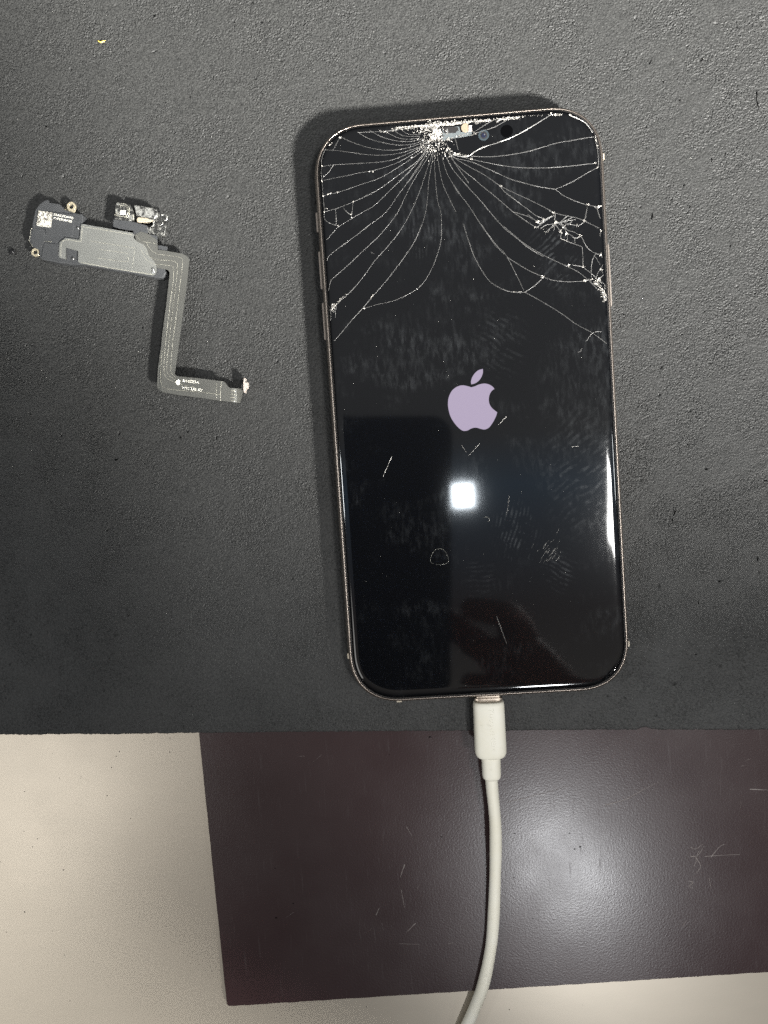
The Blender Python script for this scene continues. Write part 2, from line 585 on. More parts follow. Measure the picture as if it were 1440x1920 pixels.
for x, y, r in ((806, 1382, .7), (828, 1569, .45), (965, 1563, .45), (964, 1645, .42), (999, 1722, .45), (1088, 1588, .7), (1078, 1592, .55), (1068, 1562, .5),
                (516, 1628, .4), (550, 1694, .45), (518, 1721, .6), (570, 1378, .3), (730, 1415, .3), (1335, 1710, .35), (1210, 1692, .3)):
    c = P(x, y, ZB)
    a = random.uniform(0, 3)
    n = 9
    bm = bmesh.new()
    bm_prism(bm, [(c.x + math.cos(k * 6.283 / n + a) * r * .55 * random.uniform(.5, 1.5), c.y + math.sin(k * 6.283 / n + a) * r * .3 * random.uniform(.6, 1.3)) for k in range(n)], ZB - .01, ZB + .03)
    obj('dark_pit', bm, MAT_GOUGE, board)

# foam mat
ZM = 5.0
bm = bmesh.new()
edge_px = [(-60, 1379), (0, 1378), (60, 1378.5), (120, 1377), (200, 1377.5), (300, 1376), (372, 1375), (480, 1374), (560, 1373), (700, 1372), (850, 1371),
           (1000, 1370), (1120, 1369), (1195, 1369), (1203, 1365), (1212, 1364), (1222, 1367), (1240, 1369), (1330, 1369), (1440, 1369), (1500, 1369)]
ed = [P(x, y, ZM) for x, y in edge_px]
ed = [ed[0] + (ed[0] - ed[1]) * 20] + ed + [ed[-1] + (ed[-1] - ed[-2]) * 20]
line = []
for i in range(len(ed) - 1):
    n = max(1, int((ed[i + 1] - ed[i]).length / .6))
    n = min(n, 120)
    for k in range(n):
        q = ed[i].lerp(ed[i + 1], k / n)
        line.append((q.x, q.y + random.gauss(0, .06)))
line.append((ed[-1].x, ed[-1].y))
line += [(ed[-1].x, 420), (ed[0].x, 420)]
# outer sheet: the part of the mat around the finely modelled middle
GX0, GX1, GY1, DX = -160.0, 165.0, 152.0, 0.17
FX = [p[0] for p in line[:-2]]; FY = [p[1] for p in line[:-2]]
order = np.argsort(FX)
FX = np.array(FX)[order]; FY = np.array(FY)[order]
def front(x):
    return np.interp(x, FX, FY)
bm.free()
nx = int((GX1 - GX0) / DX) + 1
ymin = float(FY.min())
ny = int((GY1 - ymin) / DX) + 1
rng = np.random.default_rng(11)
def band(lo, hi, seed):
    """isotropic noise whose wavelengths lie between lo and hi mm"""
    r = np.random.default_rng(seed)
    f = np.fft.rfft2(r.standard_normal((ny, nx)))
    ky = np.fft.fftfreq(ny, DX)[:, None]; kx = np.fft.rfftfreq(nx, DX)[None, :]
    k = np.sqrt(kx * kx + ky * ky)
    m = np.exp(-(k * lo) ** 2 * .9) * (1 - np.exp(-(k * hi) ** 2 * 1.5))
    a = np.fft.irfft2(f * m, s=(ny, nx))
    return a / a.std()
n_a = band(.30, .60, 1); n_b = band(.38, .85, 2); n_c = band(4, 14, 3); n_d = band(1.2, 4, 4); n_e = band(12, 60, 5)
crinkle = -np.abs(n_a) * .65 + n_b * .42
amp = 1.0 + .28 * np.clip(n_e, -1.5, 1.5)
hgt = (crinkle * .135 + n_d * .018) * amp + n_c * .02
crease = np.clip(np.abs(n_d) * -1 + .05, -1, 0)
hgt -= np.clip(n_b - 2.3, 0, 2) * .25
xs = np.linspace(GX0, GX1, nx)
for _ in range(260):                                   # small torn pits
    cx_, cy_ = rng.integers(8, nx - 8), rng.integers(8, ny - 8)
    a_, b_, th_ = rng.uniform(1.0, 3.4), rng.uniform(.8, 1.5), rng.uniform(0, 3.14)
    yy, xx = np.mgrid[-7:8, -7:8]
    u_ = xx * np.cos(th_) + yy * np.sin(th_); v_ = -xx * np.sin(th_) + yy * np.cos(th_)
    hgt[cy_ - 7:cy_ + 8, cx_ - 7:cx_ + 8] -= rng.uniform(.2, .6) * np.exp(-(u_ / a_) ** 2 - (v_ / b_) ** 2)
fr = front(xs)
t = np.linspace(0, 1, ny) ** 1.0
X = np.repeat(xs[None, :], ny, 0)
Y = fr[None, :] + t[:, None] * (GY1 - fr[None, :])
edge_round = np.clip((Y - fr[None, :]) / .6, 0, 1)
fade = np.minimum(1, np.minimum(np.minimum((X - GX0) / 3, (GX1 - X) / 3), (GY1 - Y) / 3))
Zg = ZM - .02 + hgt * np.clip(fade, 0, 1) - (1 - np.sqrt(1 - (1 - edge_round) ** 2 * .999)) * .35
verts = np.empty((ny + 1, nx, 3), np.float32)
verts[1:, :, 0] = X; verts[1:, :, 1] = Y; verts[1:, :, 2] = Zg
verts[0, :, 0] = xs; verts[0, :, 1] = fr - .02; verts[0, :, 2] = ZB + .06
verts = verts.reshape(-1, 3) * S
ii = np.arange((ny) * (nx - 1)); r_ = ii // (nx - 1); c_ = ii % (nx - 1)
v0 = r_ * nx + c_
quads = np.stack([v0, v0 + 1, v0 + nx + 1, v0 + nx], 1).astype(np.int32)
# plain surround, 8 extra corners
nb = len(verts)
x0o, x1o, y1o = -420.0, 420.0, 420.0
fl_, fr_ = float(front(GX0)), float(front(GX1))
zt, zb = ZM - .02, ZB + .06
ex = np.array([(x0o, fl_, zt), (GX0, fl_, zt), (GX0, GY1, zt), (x0o, GY1, zt), (x0o, y1o, zt), (GX0, y1o, zt), (GX1, y1o, zt), (GX1, GY1, zt), (x1o, y1o, zt), (x1o, GY1, zt), (x1o, fr_, zt), (GX1, fr_, zt),
               (x0o, fl_, zb), (GX0, fl_, zb), (x1o, fr_, zb), (GX1, fr_, zb), (x0o, y1o, zb), (x1o, y1o, zb)], np.float32) * S
eq = np.array([(0, 1, 2, 3), (3, 2, 5, 4), (2, 7, 6, 5), (7, 9, 8, 6), (11, 10, 9, 7), (12, 13, 1, 0), (15, 14, 10, 11), (14, 17, 8, 10), (17, 16, 4, 8), (16, 12, 0, 4)], np.int32) + nb
allv = np.concatenate([verts, ex]); allq = np.concatenate([quads, eq])
me = bpy.data.meshes.new('foam_mat')
me.vertices.add(len(allv)); me.vertices.foreach_set('co', allv.ravel())
me.loops.add(allq.size); me.loops.foreach_set('vertex_index', allq.ravel())
me.polygons.add(len(allq)); me.polygons.foreach_set('loop_start', np.arange(0, allq.size, 4, dtype=np.int32))
mi = np.zeros(len(allq), np.int32); mi[len(quads):] = 1
me.materials.append(MAT_FOAM); me.materials.append(MAT_FOAM_FAR)
me.polygons.foreach_set('material_index', mi)
sm_ = np.ones(len(allq), bool); sm_[len(quads):] = False
me.polygons.foreach_set('use_smooth', sm_)
me.update(calc_edges=True)
mat_o = bpy.data.objects.new('foam_mat', me)
col.objects.link(mat_o)
tag(mat_o, 'black textured foam work mat with a ragged lower edge under the phone', 'mat')
bm = bmesh.new()
G = [(1223, 406, 3.2, 9, 1.4), (1419, 180, 1.6, 16, 1.45), (1421, 196, 1.4, 10, 1.7), (1370, 461, 3, 3.5, .5), (1333, 430, 2, 3.5, 1.3), (1316, 113, 2, 6, .9), (1220, 117, 1.6, 7, .9),
     (1275, 188, 2, 3, 0), (1283, 347, 1.4, 5, 1.2), (1360, 290, 1.4, 7, 1.3), (1335, 300, 1.4, 7, 1.5), (1325, 880, 3, 5, .1), (1265, 962, 1.8, 11, 1.1), (1261, 975, 1.4, 6, 1.3),
     (1421, 1048, 2, 9, 1.5), (1349, 1090, 3, 3.5, .6), (1436, 901, 1.6, 6, .1), (1291, 834, 2.4, 2.4, 0), (1305, 1227, 2, 4, .3), (290, 30, 2, 5, .9), (440, 42, 2, 2, 0), (492, 43, 1.5, 4, 1.3),
     (475, 5, 2, 2, 0), (87, 238, 1.6, 4, .6), (357, 182, 1.4, 3, 1.3), (492, 176, 1.8, 2.4, 0), (338, 820, 3.4, 4, .5), (352, 810, 2, 3, .5), (218, 862, 3.4, 5, .1), (268, 615, 2, 4, 1), (415, 524, 2, 4, .4),
     (392, 1082, 2, 2, 0), (540, 327, 1.6, 1.6, 0), (1244, 154, 1.6, 3, 1.2), (1294, 388, 1.5, 4, 1.4), (1170, 590, 1.6, 3, 1), (1241, 690, 1.6, 5, .9), (1395, 712, 2, 4, .4), (1310, 1130, 1.4, 5, 1.3)]
for x, y, wd, ln, a in G:
    c = P(x, y, ZM)
    n = 12
    pts = []
    for k in range(n):
        t = k * 6.283 / n
        u = math.cos(t) * ln * .09 * random.uniform(.8, 1.15); v = math.sin(t) * wd * .085 * random.uniform(.6, 1.3)
        pts.append((c.x + u * math.cos(a) - v * math.sin(a), c.y + u * math.sin(a) + v * math.cos(a)))
    b1 = bmesh.new()
    bm_prism(b1, pts, ZM - .05, ZM + .06)
    obj('gouge', b1, MAT_GOUGE, mat_o)

# dust on the mat
bm = bmesh.new()
def speck(bm, c, r):
    v = [bm.verts.new(c + Vector((random.uniform(-1, 1), random.uniform(-1, 1), random.uniform(.2, 1))).normalized() * r * random.uniform(.6, 1)) for _ in range(5)]
    for t in ((0, 1, 2), (0, 2, 3), (0, 3, 4), (1, 2, 4)):
        bm.faces.new([v[i] for i in t])
for _ in range(420):
    x, y = random.uniform(0, 1440), random.uniform(0, 1370)
    if 585 < x < 1185 and 200 < y < 1310:
        continue
    r = random.choice((.06, .07, .08, .09, .11)) * random.uniform(.8, 1.2)
    speck(bm, P(x, y, ZM + .05), r)
for x, y in ((199, 29), (80, 640), (205, 955), (312, 1150), (320, 938), (260, 660), (590, 155), (33, 224), (580, 440), (1205, 560), (700, 60), (1000, 90), (390, 640)):
    speck(bm, P(x, y, ZM + .06), .18)
tag(obj('dust', bm, MAT_DUST), 'pale dust specks scattered over the black foam mat', 'dust', kind='stuff')

# stray bits on the mat
bm = bmesh.new()
tube(bm, smooth_line([P(183, 76, ZM + .35), P(188, 78.5, ZM + .5), P(192, 78, ZM + .55), P(198, 76, ZM + .4)], 5), lambda t: .28 * (1 - abs(t - .5) * 1.5), 6, .6)
tag(obj('fibre', bm, MAT_YELLOW), 'tiny yellow fibre on the mat near its upper left corner', 'fibre')
bm = bmesh.new()
bmesh.ops.create_icosphere(bm, subdivisions=2, radius=.85)
for v in bm.verts:
    v.co *= random.uniform(.75, 1.15)
    v.co.z *= .7
bmesh.ops.translate(bm, verts=bm.verts[:], vec=P(23, 472, ZM + .5))
tag(obj('crumb', bm, MAT_CRUMB), 'small shiny black crumb left of the earpiece module', 'crumb')

# ------------------------------------------------------------------ cracked phone
HW, HH = 38.8, 78.9
ZP = ZM
phone = empty('smartphone', 0, 0, ZP)
tag(phone, 'smartphone with badly cracked black screen showing a lit lilac apple emblem', 'smartphone')

def loop(ins, z, n=16):
    r = 14.5 - ins * .95
    ex = 2.0 / 2.30
    out = []
    for q, (sx_, sy_) in enumerate(((1, 1), (-1, 1), (-1, -1), (1, -1))):
        cx, cy = (HW - ins - r) * sx_, (HH - ins - r) * sy_
        for k in range(n + 1):
            t = math.pi / 2 * k / n
            a, b = abs(math.cos(t)) ** ex, abs(math.sin(t)) ** ex
            if q == 0: x, y = a, b
            elif q == 1: x, y = -b, a
            elif q == 2: x, y = -a, -b
            else: x, y = b, -a
            out.append((cx + x * r, cy + y * r, z))
    return out

def lathe(bm, prof, cap0=False, cap1=False):
    rows = [[bm.verts.new(p) for p in loop(i, z)] for i, z in prof]
    n = len(rows[0])
    for a, b in zip(rows, rows[1:]):
        for k in range(n):
            bm.faces.new((a[k], a[(k + 1) % n], b[(k + 1) % n], b[k]))
    if cap0: bm.faces.new(rows[0])
    if cap1: bm.faces.new(rows[-1])

bm = bmesh.new()
lathe(bm, [(2.6, 5.0), (1.5, 5.25), (.75, 5.9), (.28, 6.8), (.05, 7.9), (0, 9.0), (.05, 10.0), (.22, 11.0), (.48, 11.7), (.78, 12.15), (1.02, 12.3), (1.12, 12.25), (1.14, 11.5)], cap0=True)
frame = obj('frame', bm, MAT_STEEL, phone, smooth=True)
bm = bmesh.new()
lathe(bm, [(1.13, 11.4), (1.13, 12.05), (1.30, 12.22), (1.46, 12.28), (1.52, 11.5)])
obj('gasket', bm, MAT_GASKET, phone, smooth=True)
bm = bmesh.new()
ZG = 13.1
lathe(bm, [(1.50, 11.6), (1.50, 12.32), (1.56, 12.5), (1.70, 12.68), (1.95, 12.84), (2.3, 12.96), (2.75, 13.04), (3.3, 13.085), (4.0, ZG), (5.5, ZG)], cap1=True)
glass = obj('screen_glass', bm, MAT_GLASS, phone, smooth=True)
# flat centre must stay flat
for p_ in glass.data.polygons:
    if len(p_.vertices) > 4:
        p_.use_smooth = False

# antenna bands
bm = bmesh.new()
def edge_pt(px, py):
    q = P(px, py, 9.0)
    return q
for px, py, side in ((1132, 299, 1), (1177, 1204, 1), (652, 1227, -1)):
    q = edge_pt(px, py)
    x = HW * side
    y = q.y
    bm_prism(bm, [(x - side * .9, y - .75), (x + side * .04, y - .75), (x + side * .04, y + .75), (x - side * .9, y + .75)], 7.0, 11.1)
    obj('antenna_band', bm, MAT_BAND, phone)
    bm = bmesh.new()
q = edge_pt(749, 1313)
bm_prism(bm, [(q.x - .7, -HH - .04), (q.x + .7, -HH - .04), (q.x + .7, -HH + .9), (q.x - .7, -HH + .9)], 7.0, 11.1)
obj('antenna_band', bm, MAT_BAND, phone)
# buttons
def button(name, py0, py1, side, lab=None):
    y0 = P(600 if side < 0 else 1145, py1, 9).y
    y1 = P(600 if side < 0 else 1145, py0, 9).y
    bm = bmesh.new()
    box(bm, -.6, .32, -(y1 - y0) / 2, (y1 - y0) / 2, -1.35, 1.35, .0)
    bmesh.ops.bevel(bm, geom=[e for e in bm.edges], offset=.15, segments=2, affect='EDGES')
    if side < 0:
        bmesh.ops.scale(bm, vec=(-1, 1, 1), verts=bm.verts[:])
    bmesh.ops.translate(bm, verts=bm.verts[:], vec=(HW * side + .02 * side, (y0 + y1) / 2, 9.0))
    return obj(name, bm, MAT_STEEL, phone, smooth=False)
button('mute_switch', 401, 438, -1)
button('volume_button', 474, 545, -1)
button('volume_button', 570, 640, -1)
button('side_button', 460, 576, 1)

# emblem
body = [(655, 577), (720, 560), (800, 525), (900, 505), (990, 520), (1060, 560), (1102, 605)]
body2 = [(1102, 605), (1040, 660), (1005, 730), (993, 810), (1003, 890), (1040, 960), (1090, 1010), (1155, 1060)]
body3 = [(1155, 1060), (1130, 1140), (1080, 1240), (1010, 1340), (950, 1382), (890, 1392), (820, 1375), (770, 1360), (705, 1358), (640, 1380), (590, 1408),
         (530, 1420), (470, 1405), (390, 1340), (310, 1240), (250, 1130), (215, 1000), (205, 880), (220, 770), (270, 660), (340, 590), (420, 550), (500, 540), (580, 555), (655, 577)]
leaf1 = [(878, 222), (878, 300), (850, 380), (800, 450), (730, 500), (655, 522)]
leaf2 = [(655, 522), (648, 470), (670, 390), (720, 310), (790, 250), (878, 222)]
def emblem(parent, tr, z, mat, name='emblem'):
    bm = bmesh.new()
    for segs in ((body, body2, body3), (leaf1, leaf2)):
        pts = []
        for s_ in segs:
            pts += smooth_line([(*tr(*p), 0) for p in s_], 4)[:-1]
        bm_prism(bm, [P(p.x, p.y, z).to_2d() for p in pts], z - .006, z)
    return obj(name, bm, mat, parent)
emblem(phone, ZL, ZG + .008, MAT_LOGO)

# cracks -----------------------------------------------------------
bm = bmesh.new()
lay = bm.loops.layers.float_color.new('tone')
def crack(fr, pts, w0=.16, w1=.26, tone=.45, n=8, nodes=.10):
    pp = [P(*fr(*p), ZG + .012) for p in pts]
    sp = smooth_line(pp, n)
    out = []
    for p in sp:
        out.append(p + Vector((random.gauss(0, .006), random.gauss(0, .006), 0)))
    # strength drifts along a crack: sometimes hidden, sometimes bright
    k = 0
    ph = random.uniform(0, 6)
    while k < len(out) - 1:
        m = min(len(out) - 1, k + random.randint(3, 7))
        t = k / len(out)
        tt = tone * (0.75 + .55 * math.sin(ph + t * 9) * math.sin(ph * 2 + t * 23))
        ribbon(bm, out[k:m + 1], w0 + (w1 - w0) * t, w0 + (w1 - w0) * (m / len(out)), .02, .14, max(.05, tt), lay)
        if random.random() < nodes * .5:
            q = out[k]
            shard(bm, q.x, q.y, q.z, random.uniform(.1, .24), min(.9, tone * 2.0), lay, tilt=.2)
        k = m
A = .19
for pts, t in (
    ([(500, 285), (560, 325), (640, 360), (740, 385), (850, 405), (950, 405), (1040, 390), (1130, 355)], .5),
    ([(610, 268), (700, 320), (800, 355), (900, 372), (1000, 372), (1100, 350)], .55),
    ([(775, 290), (830, 320), (900, 345), (980, 352), (1080, 340)], .45),
    ([(830, 260), (880, 300), (950, 325), (1080, 325)], .4),
    ([(900, 260), (960, 300), (1020, 310), (1090, 305)], .4),
    ([(350, 335), (420, 370), (500, 400), (600, 430), (700, 448), (820, 455), (930, 440), (1020, 415), (1140, 370)], .38),
    ([(190, 450), (300, 458), (400, 470), (520, 488), (650, 500), (780, 498), (900, 480), (1000, 450), (1080, 420), (1150, 380)], .38),
    ([(165, 605), (300, 590), (430, 582), (560, 575), (680, 568), (800, 550), (900, 515), (1000, 470), (1100, 420)], .42),
    ([(165, 740), (280, 715), (400, 690), (520, 665), (640, 645), (760, 612), (880, 565), (980, 510), (1080, 450), (1160, 390)], .40),
    ([(175, 885), (230, 865), (320, 845), (430, 810), (540, 770), (650, 735), (760, 685), (860, 625), (960, 560), (1060, 490), (1150, 410)], .38),
    ([(190, 1030), (340, 985), (460, 935), (560, 890), (660, 840), (760, 775), (860, 700), (960, 630), (1060, 550), (1150, 430)], .62),
    ([(210, 1290), (320, 1170), (440, 1095), (540, 1035), (640, 980), (740, 890), (830, 800), (920, 715), (1010, 620), (1100, 520), (1170, 420)], .5),
    ([(620, 1142), (720, 1070), (800, 985), (870, 880), (960, 760), (1040, 640), (1110, 540), (1180, 440)], .36),
    ([(795, 1142), (880, 1020), (950, 870), (1030, 720), (1110, 590), (1190, 460)], .45),
    ([(935, 1142), (990, 1040), (1040, 930), (1090, 800), (1130, 680), (1170, 560), (1200, 470)], .26),
    ([(1100, 1142), (1130, 1040), (1150, 900), (1160, 750), (1185, 600), (1205, 480)], .2),
    ([(1280, 1142), (1275, 1040), (1240, 900), (1225, 750), (1215, 600), (1220, 480)], .13),
    ([(1240, 480), (1255, 600), (1290, 760), (1350, 900), (1415, 1030)], .2),
    ([(930, 800), (1010, 700), (1080, 600), (1150, 470)], .2),
    ([(960, 680), (1040, 590), (1120, 490), (1170, 400)], .3),
    ([(1280, 500), (1320, 640), (1370, 740), (1440, 860)], .2),
    ([(270, 455), (300, 400), (330, 340)], .35),
    ([(180, 705), (230, 660), (265, 610), (275, 590)], .7),
    ([(190, 1030), (190, 1090), (230, 1130), (300, 1155)], .6),
    ([(293, 1000), (300, 1090), (298, 1160)], .55),
    ([(365, 990), (400, 1030), (435, 1060)], .65),
    ([(460, 935), (450, 1000), (440, 1090)], .55),
    ([(500, 290), (620, 285), (750, 280), (900, 262), (1060, 240)], .7),
    ([(165, 605), (160, 670), (168, 740), (172, 810), (178, 885), (185, 960), (192, 1030)], .35),
    ([(205, 440), (178, 490), (165, 550), (165, 605)], .4)):
    crack(R4, pts, .10, .13, t * A)
for pts, t in (
    ([(620, 0), (480, 110), (350, 205), (240, 290), (215, 340)], .58),
    ([(795, 0), (690, 120), (560, 240), (430, 365), (300, 480), (250, 530), (230, 620)], .5),
    ([(935, 0), (860, 110), (760, 230), (660, 340), (560, 480), (480, 580), (400, 660), (330, 720), (270, 780)], .5),
    ([(1100, 0), (1040, 140), (960, 270), (850, 420), (740, 560), (640, 670), (550, 780), (440, 900), (350, 1010), (280, 1090)], .5),
    ([(1280, 0), (1275, 150), (1230, 320), (1150, 490), (1070, 590), (960, 660), (830, 715), (680, 750), (560, 785)], .42),
    ([(620, 260), (655, 280)], .5),
    ([(245, 790), (250, 850), (248, 900)], .5), ([(285, 790), (295, 830), (290, 870)], .5), ([(265, 750), (300, 770), (280, 820), (250, 800)], .6)):
    crack(R7, pts, .13, .13, t * A)
for pts, t in (
    ([(-60, 350), (0, 500), (60, 590), (130, 690)], .25),
    ([(0, 700), (60, 790), (130, 880), (200, 990), (280, 1110), (360, 1220), (430, 1290)], .26),
    ([(-60, 470), (0, 580), (60, 650), (130, 730), (240, 850), (330, 960), (430, 1070), (540, 1160), (640, 1240), (760, 1310)], .42),
    ([(-60, 400), (0, 500), (80, 580), (170, 650), (250, 720), (350, 800), (460, 895), (500, 930), (600, 1000), (690, 1060)], .4),
    ([(500, 930), (640, 975), (700, 1010)], .4),
    ([(-40, 420), (30, 490), (150, 560), (260, 620), (400, 715), (520, 775), (640, 830), (800, 910), (850, 940), (950, 965), (1060, 990), (1230, 1070)], .22),
    ([(400, 720), (430, 760), (520, 830), (620, 905), (700, 965), (770, 990)], .5),
    ([(-30, 450), (20, 480), (150, 510), (280, 565), (370, 605), (480, 655), (600, 690), (720, 720), (860, 742)], .46),
    ([(860, 742), (1000, 680), (1120, 610), (1220, 555)], .62),
    ([(860, 742), (940, 800), (1040, 845), (1140, 875), (1240, 890)], .45),
    ([(0, 455), (100, 475), (250, 510), (400, 540), (550, 558), (720, 562), (880, 555), (1040, 540), (1210, 520)], .5),
    ([(150, 462), (280, 468), (420, 458), (540, 440), (660, 415), (780, 378), (880, 350), (1000, 330), (1120, 308), (1190, 300)], .42),
    ([(180, 270), (260, 245), (350, 215), (430, 170), (460, 150)], .55),
    ([(190, 250), (280, 190), (330, 165)], .5),
    ([(1130, 890), (1115, 990)], .2), ([(1210, 900), (1240, 990)], .5), ([(1245, 1080), (1235, 1140)], .6), ([(1190, 300), (1210, 380), (1222, 460), (1225, 560)], .5),
    ([(155, 460), (160, 495), (155, 485)], .7), ([(-10, 260), (20, 330), (40, 410)], .2)):
    crack(R5, pts, .15, .17, t * A)
for pts, t, w_ in (
    ([(0, 450), (60, 465), (130, 462), (180, 425), (260, 385), (370, 350), (480, 310), (600, 250), (700, 190), (820, 115)], .7, .30),
    ([(985, 120), (1050, 145), (1110, 180), (1150, 225), (1175, 265)], .7, .30)):
    crack(R5, pts, w_ * .8, w_ * .55, t * .6, nodes=.6)
for pts, t in (
    ([(40, 0), (80, 130), (130, 270), (200, 400), (270, 490), (370, 550), (440, 572), (560, 575)], .38),
    ([(560, 575), (660, 630), (780, 700), (880, 765), (1000, 850), (1130, 920), (1250, 1010)], .3),
    ([(190, 0), (250, 90), (330, 190), (410, 280), (550, 560)], .4),
    ([(410, 280), (570, 380), (700, 440), (800, 475), (940, 487), (1060, 480)], .3),
    ([(380, 20), (450, 80), (540, 155), (650, 225), (770, 290), (900, 350), (1000, 400), (1080, 460), (1180, 560)], .35),
    ([(560, 575), (640, 520), (720, 445)], .6),
    ([(1075, 990), (1120, 930), (1160, 910), (1205, 908)], .6),
    ([(1005, 1080), (1025, 1075), (1040, 1050)], .5),
    ([(370, 550), (440, 572), (530, 580)], .6)):
    crack(R8, pts, .16, .16, t * A)
for pts, t in (
    ([(120, 290), (180, 330), (300, 250), (380, 210)], .8), ([(100, 380), (140, 390), (250, 310), (380, 215)], .7), ([(330, 120), (380, 150), (430, 170), (425, 260), (440, 320)], .7),
    ([(440, 320), (520, 310), (620, 290), (760, 270)], .7), ([(510, 310), (600, 230), (640, 205)], .6), ([(520, 315), (650, 260), (720, 225)], .7),
    ([(590, 345), (700, 350), (790, 365), (840, 345), (890, 300)], .7),
    ([(440, 320), (540, 340), (600, 400), (640, 440), (740, 470), (820, 520), (850, 540), (920, 680), (980, 750), (1070, 800), (1140, 830), (1180, 870)], .65),
    ([(440, 340), (500, 440), (530, 480), (520, 560), (600, 605), (720, 650), (860, 700)], .6), ([(600, 400), (610, 490), (660, 500), (740, 560), (820, 545)], .6),
    ([(625, 500), (625, 600)], .3), ([(740, 560), (745, 640)], .35), ([(440, 330), (380, 340), (290, 355), (200, 410)], .5), ([(430, 340), (330, 420), (280, 480)], .5),
    ([(430, 350), (410, 450)], .5), ([(430, 345), (360, 400), (320, 460)], .4), ([(860, 710), (870, 850), (880, 1010), (960, 1090), (1010, 1120)], .5),
    ([(710, 990), (850, 1015), (890, 1030)], .7), ([(600, 1010), (670, 990)], .6), ([(1070, 810), (1020, 930), (1005, 1050), (1010, 1200)], .65), ([(1070, 860), (1150, 990)], .35),
    ([(1190, 980), (1150, 1060), (1110, 1110), (1090, 1180), (1100, 1240)], .8), ([(1010, 1130), (1060, 1170), (1100, 1230)], .7), ([(1200, 1150), (1140, 1200), (1100, 1240)], .8),
    ([(1160, 1050), (1190, 1130)], .5), ([(970, 1215), (1030, 1290), (1110, 1370), (1180, 1430), (1230, 1560)], .5), ([(1120, 1250), (1210, 1290), (1220, 1380)], .8),
    ([(860, 1240), (930, 1240), (970, 1210)], .8), ([(1050, 60), (1100, 80), (1160, 55)], .9), ([(180, 340), (300, 270), (420, 200)], .5), ([(150, 300), (260, 280), (330, 240)], .5),
    ([(440, 320), (560, 370), (580, 420)], .6), ([(560, 300), (640, 330), (700, 300)], .4), ([(100, 270), (0, 190)], .3), ([(90, 370), (-20, 300)], .3), ([(900, 270), (930, 110)], .2)):
    crack(R6, pts, .15, .15, t * A, n=5)
cracks = obj('cracks', bm, MAT_CRACK, phone, recalc=False)

# splinters -----------------------------------------------------------
bm = bmesh.new()
lay = bm.loops.layers.float_color.new('tone')
def splash(cx, cy, sx_, sy_, n, r0, r1, t0=.35, t1=.95, radial=None, z=ZG + .02, ang=None, asp=1):
    for _ in range(n):
        x, y = random.gauss(cx, sx_), random.gauss(cy, sy_)
        p = P(x, y, z)
        a = ang
        s_ = asp
        if radial:
            a = math.atan2(-(y - radial[1]), x - radial[0])
            s_ = random.uniform(1.2, 3.5)
        shard(bm, p.x, p.y, p.z + random.uniform(0, .12), random.uniform(r0, r1), random.uniform(t0, t1), lay, a, s_)
splash(819, 252, 5, 6, 170, .10, .36, .45, .95)
splash(804, 245, 16, 6, 150, .07, .22, .2, .75)
splash(822, 232, 15, 3, 70, .1, .3, .3, .75)
splash(812, 268, 12, 11, 100, .05, .15, .25, .8, radial=(820, 245))
splash(800, 276, 16, 12, 90, .05, .13, .35, .8, radial=(820, 245))
splash(832, 282, 9, 12, 45, .05, .16, .4, .9, radial=(820, 245))
def along(pts, n, sp, r0, r1, t0, t1, fr=None):
    pp = [fr(*p) if fr else p for p in pts]
    for _ in range(n):
        i = random.randrange(len(pp) - 1)
        t = random.random()
        x = pp[i][0] + (pp[i + 1][0] - pp[i][0]) * t + random.gauss(0, sp * 1.2)
        y = pp[i][1] + (pp[i + 1][1] - pp[i][1]) * t + random.gauss(0, sp)
        p = P(x, y, ZG)
        shard(bm, p.x, p.y, p.z + random.uniform(0, .1), random.uniform(r0, r1), random.uniform(t0, t1) * .65, lay)
along([(735, 243), (800, 237)], 60, 1.6, .08, .26, .35, .85)
along([(830, 231), (875, 228), (905, 227)], 110, 2.0, .1, .3, .35, .85)
along([(905, 227), (950, 223), (985, 220)], 60, 1.4, .08, .24, .4, .9)
along([(930, 226), (968, 221)], 40, 1.6, .12, .34, .6, .95)
along([(1035, 216), (1052, 215)], 26, 1.0, .1, .28, .5, .9)
along([(985, 218), (1035, 216)], 22, .7, .06, .14, .4, .8)
along([(835, 262), (846, 259), (862, 255), (884, 253), (893, 250)], 46, 1.3, .09, .22, .45, .85)
along([(838, 276), (850, 287), (862, 290), (880, 293)], 60, 1.0, .1, .24, .5, .9)
along([(150, 270), (480, 280)], 1, 1, .05, .1, .4, .6, R4)
along([(700, 275), (780, 290)], 16, .8, .08, .22, .7, .95, R4)
along([(330, 340), (345, 345)], 6, .5, .15, .3, .7, .95, R4)
along([(235, 415), (265, 385)], 14, .3, .1, .2, .6, .9, R4)
for p in ((170, 605), (170, 745), (178, 885), (192, 1030), (445, 1085), (320, 1165), (610, 655), (640, 655), (205, 1000), (225, 865), (315, 848), (435, 1055), (460, 935), (250, 860)):
    x, y = R4(*p)
    splash(x, y, .6, .6, 5, .1, .24, .45, .9)
along([(270, 780), (330, 710), (400, 650)], 44, 1.1, .08, .24, .3, .6, R7)
splash(*R7(270, 775), 2.5, 3, 26, .1, .3, .35, .75)
along([(612, 700), (645, 665)], 16, .5, .12, .28, .75, 1, R7)
splash(*R7(560, 785), .8, .6, 5, .12, .25, .7, .95)
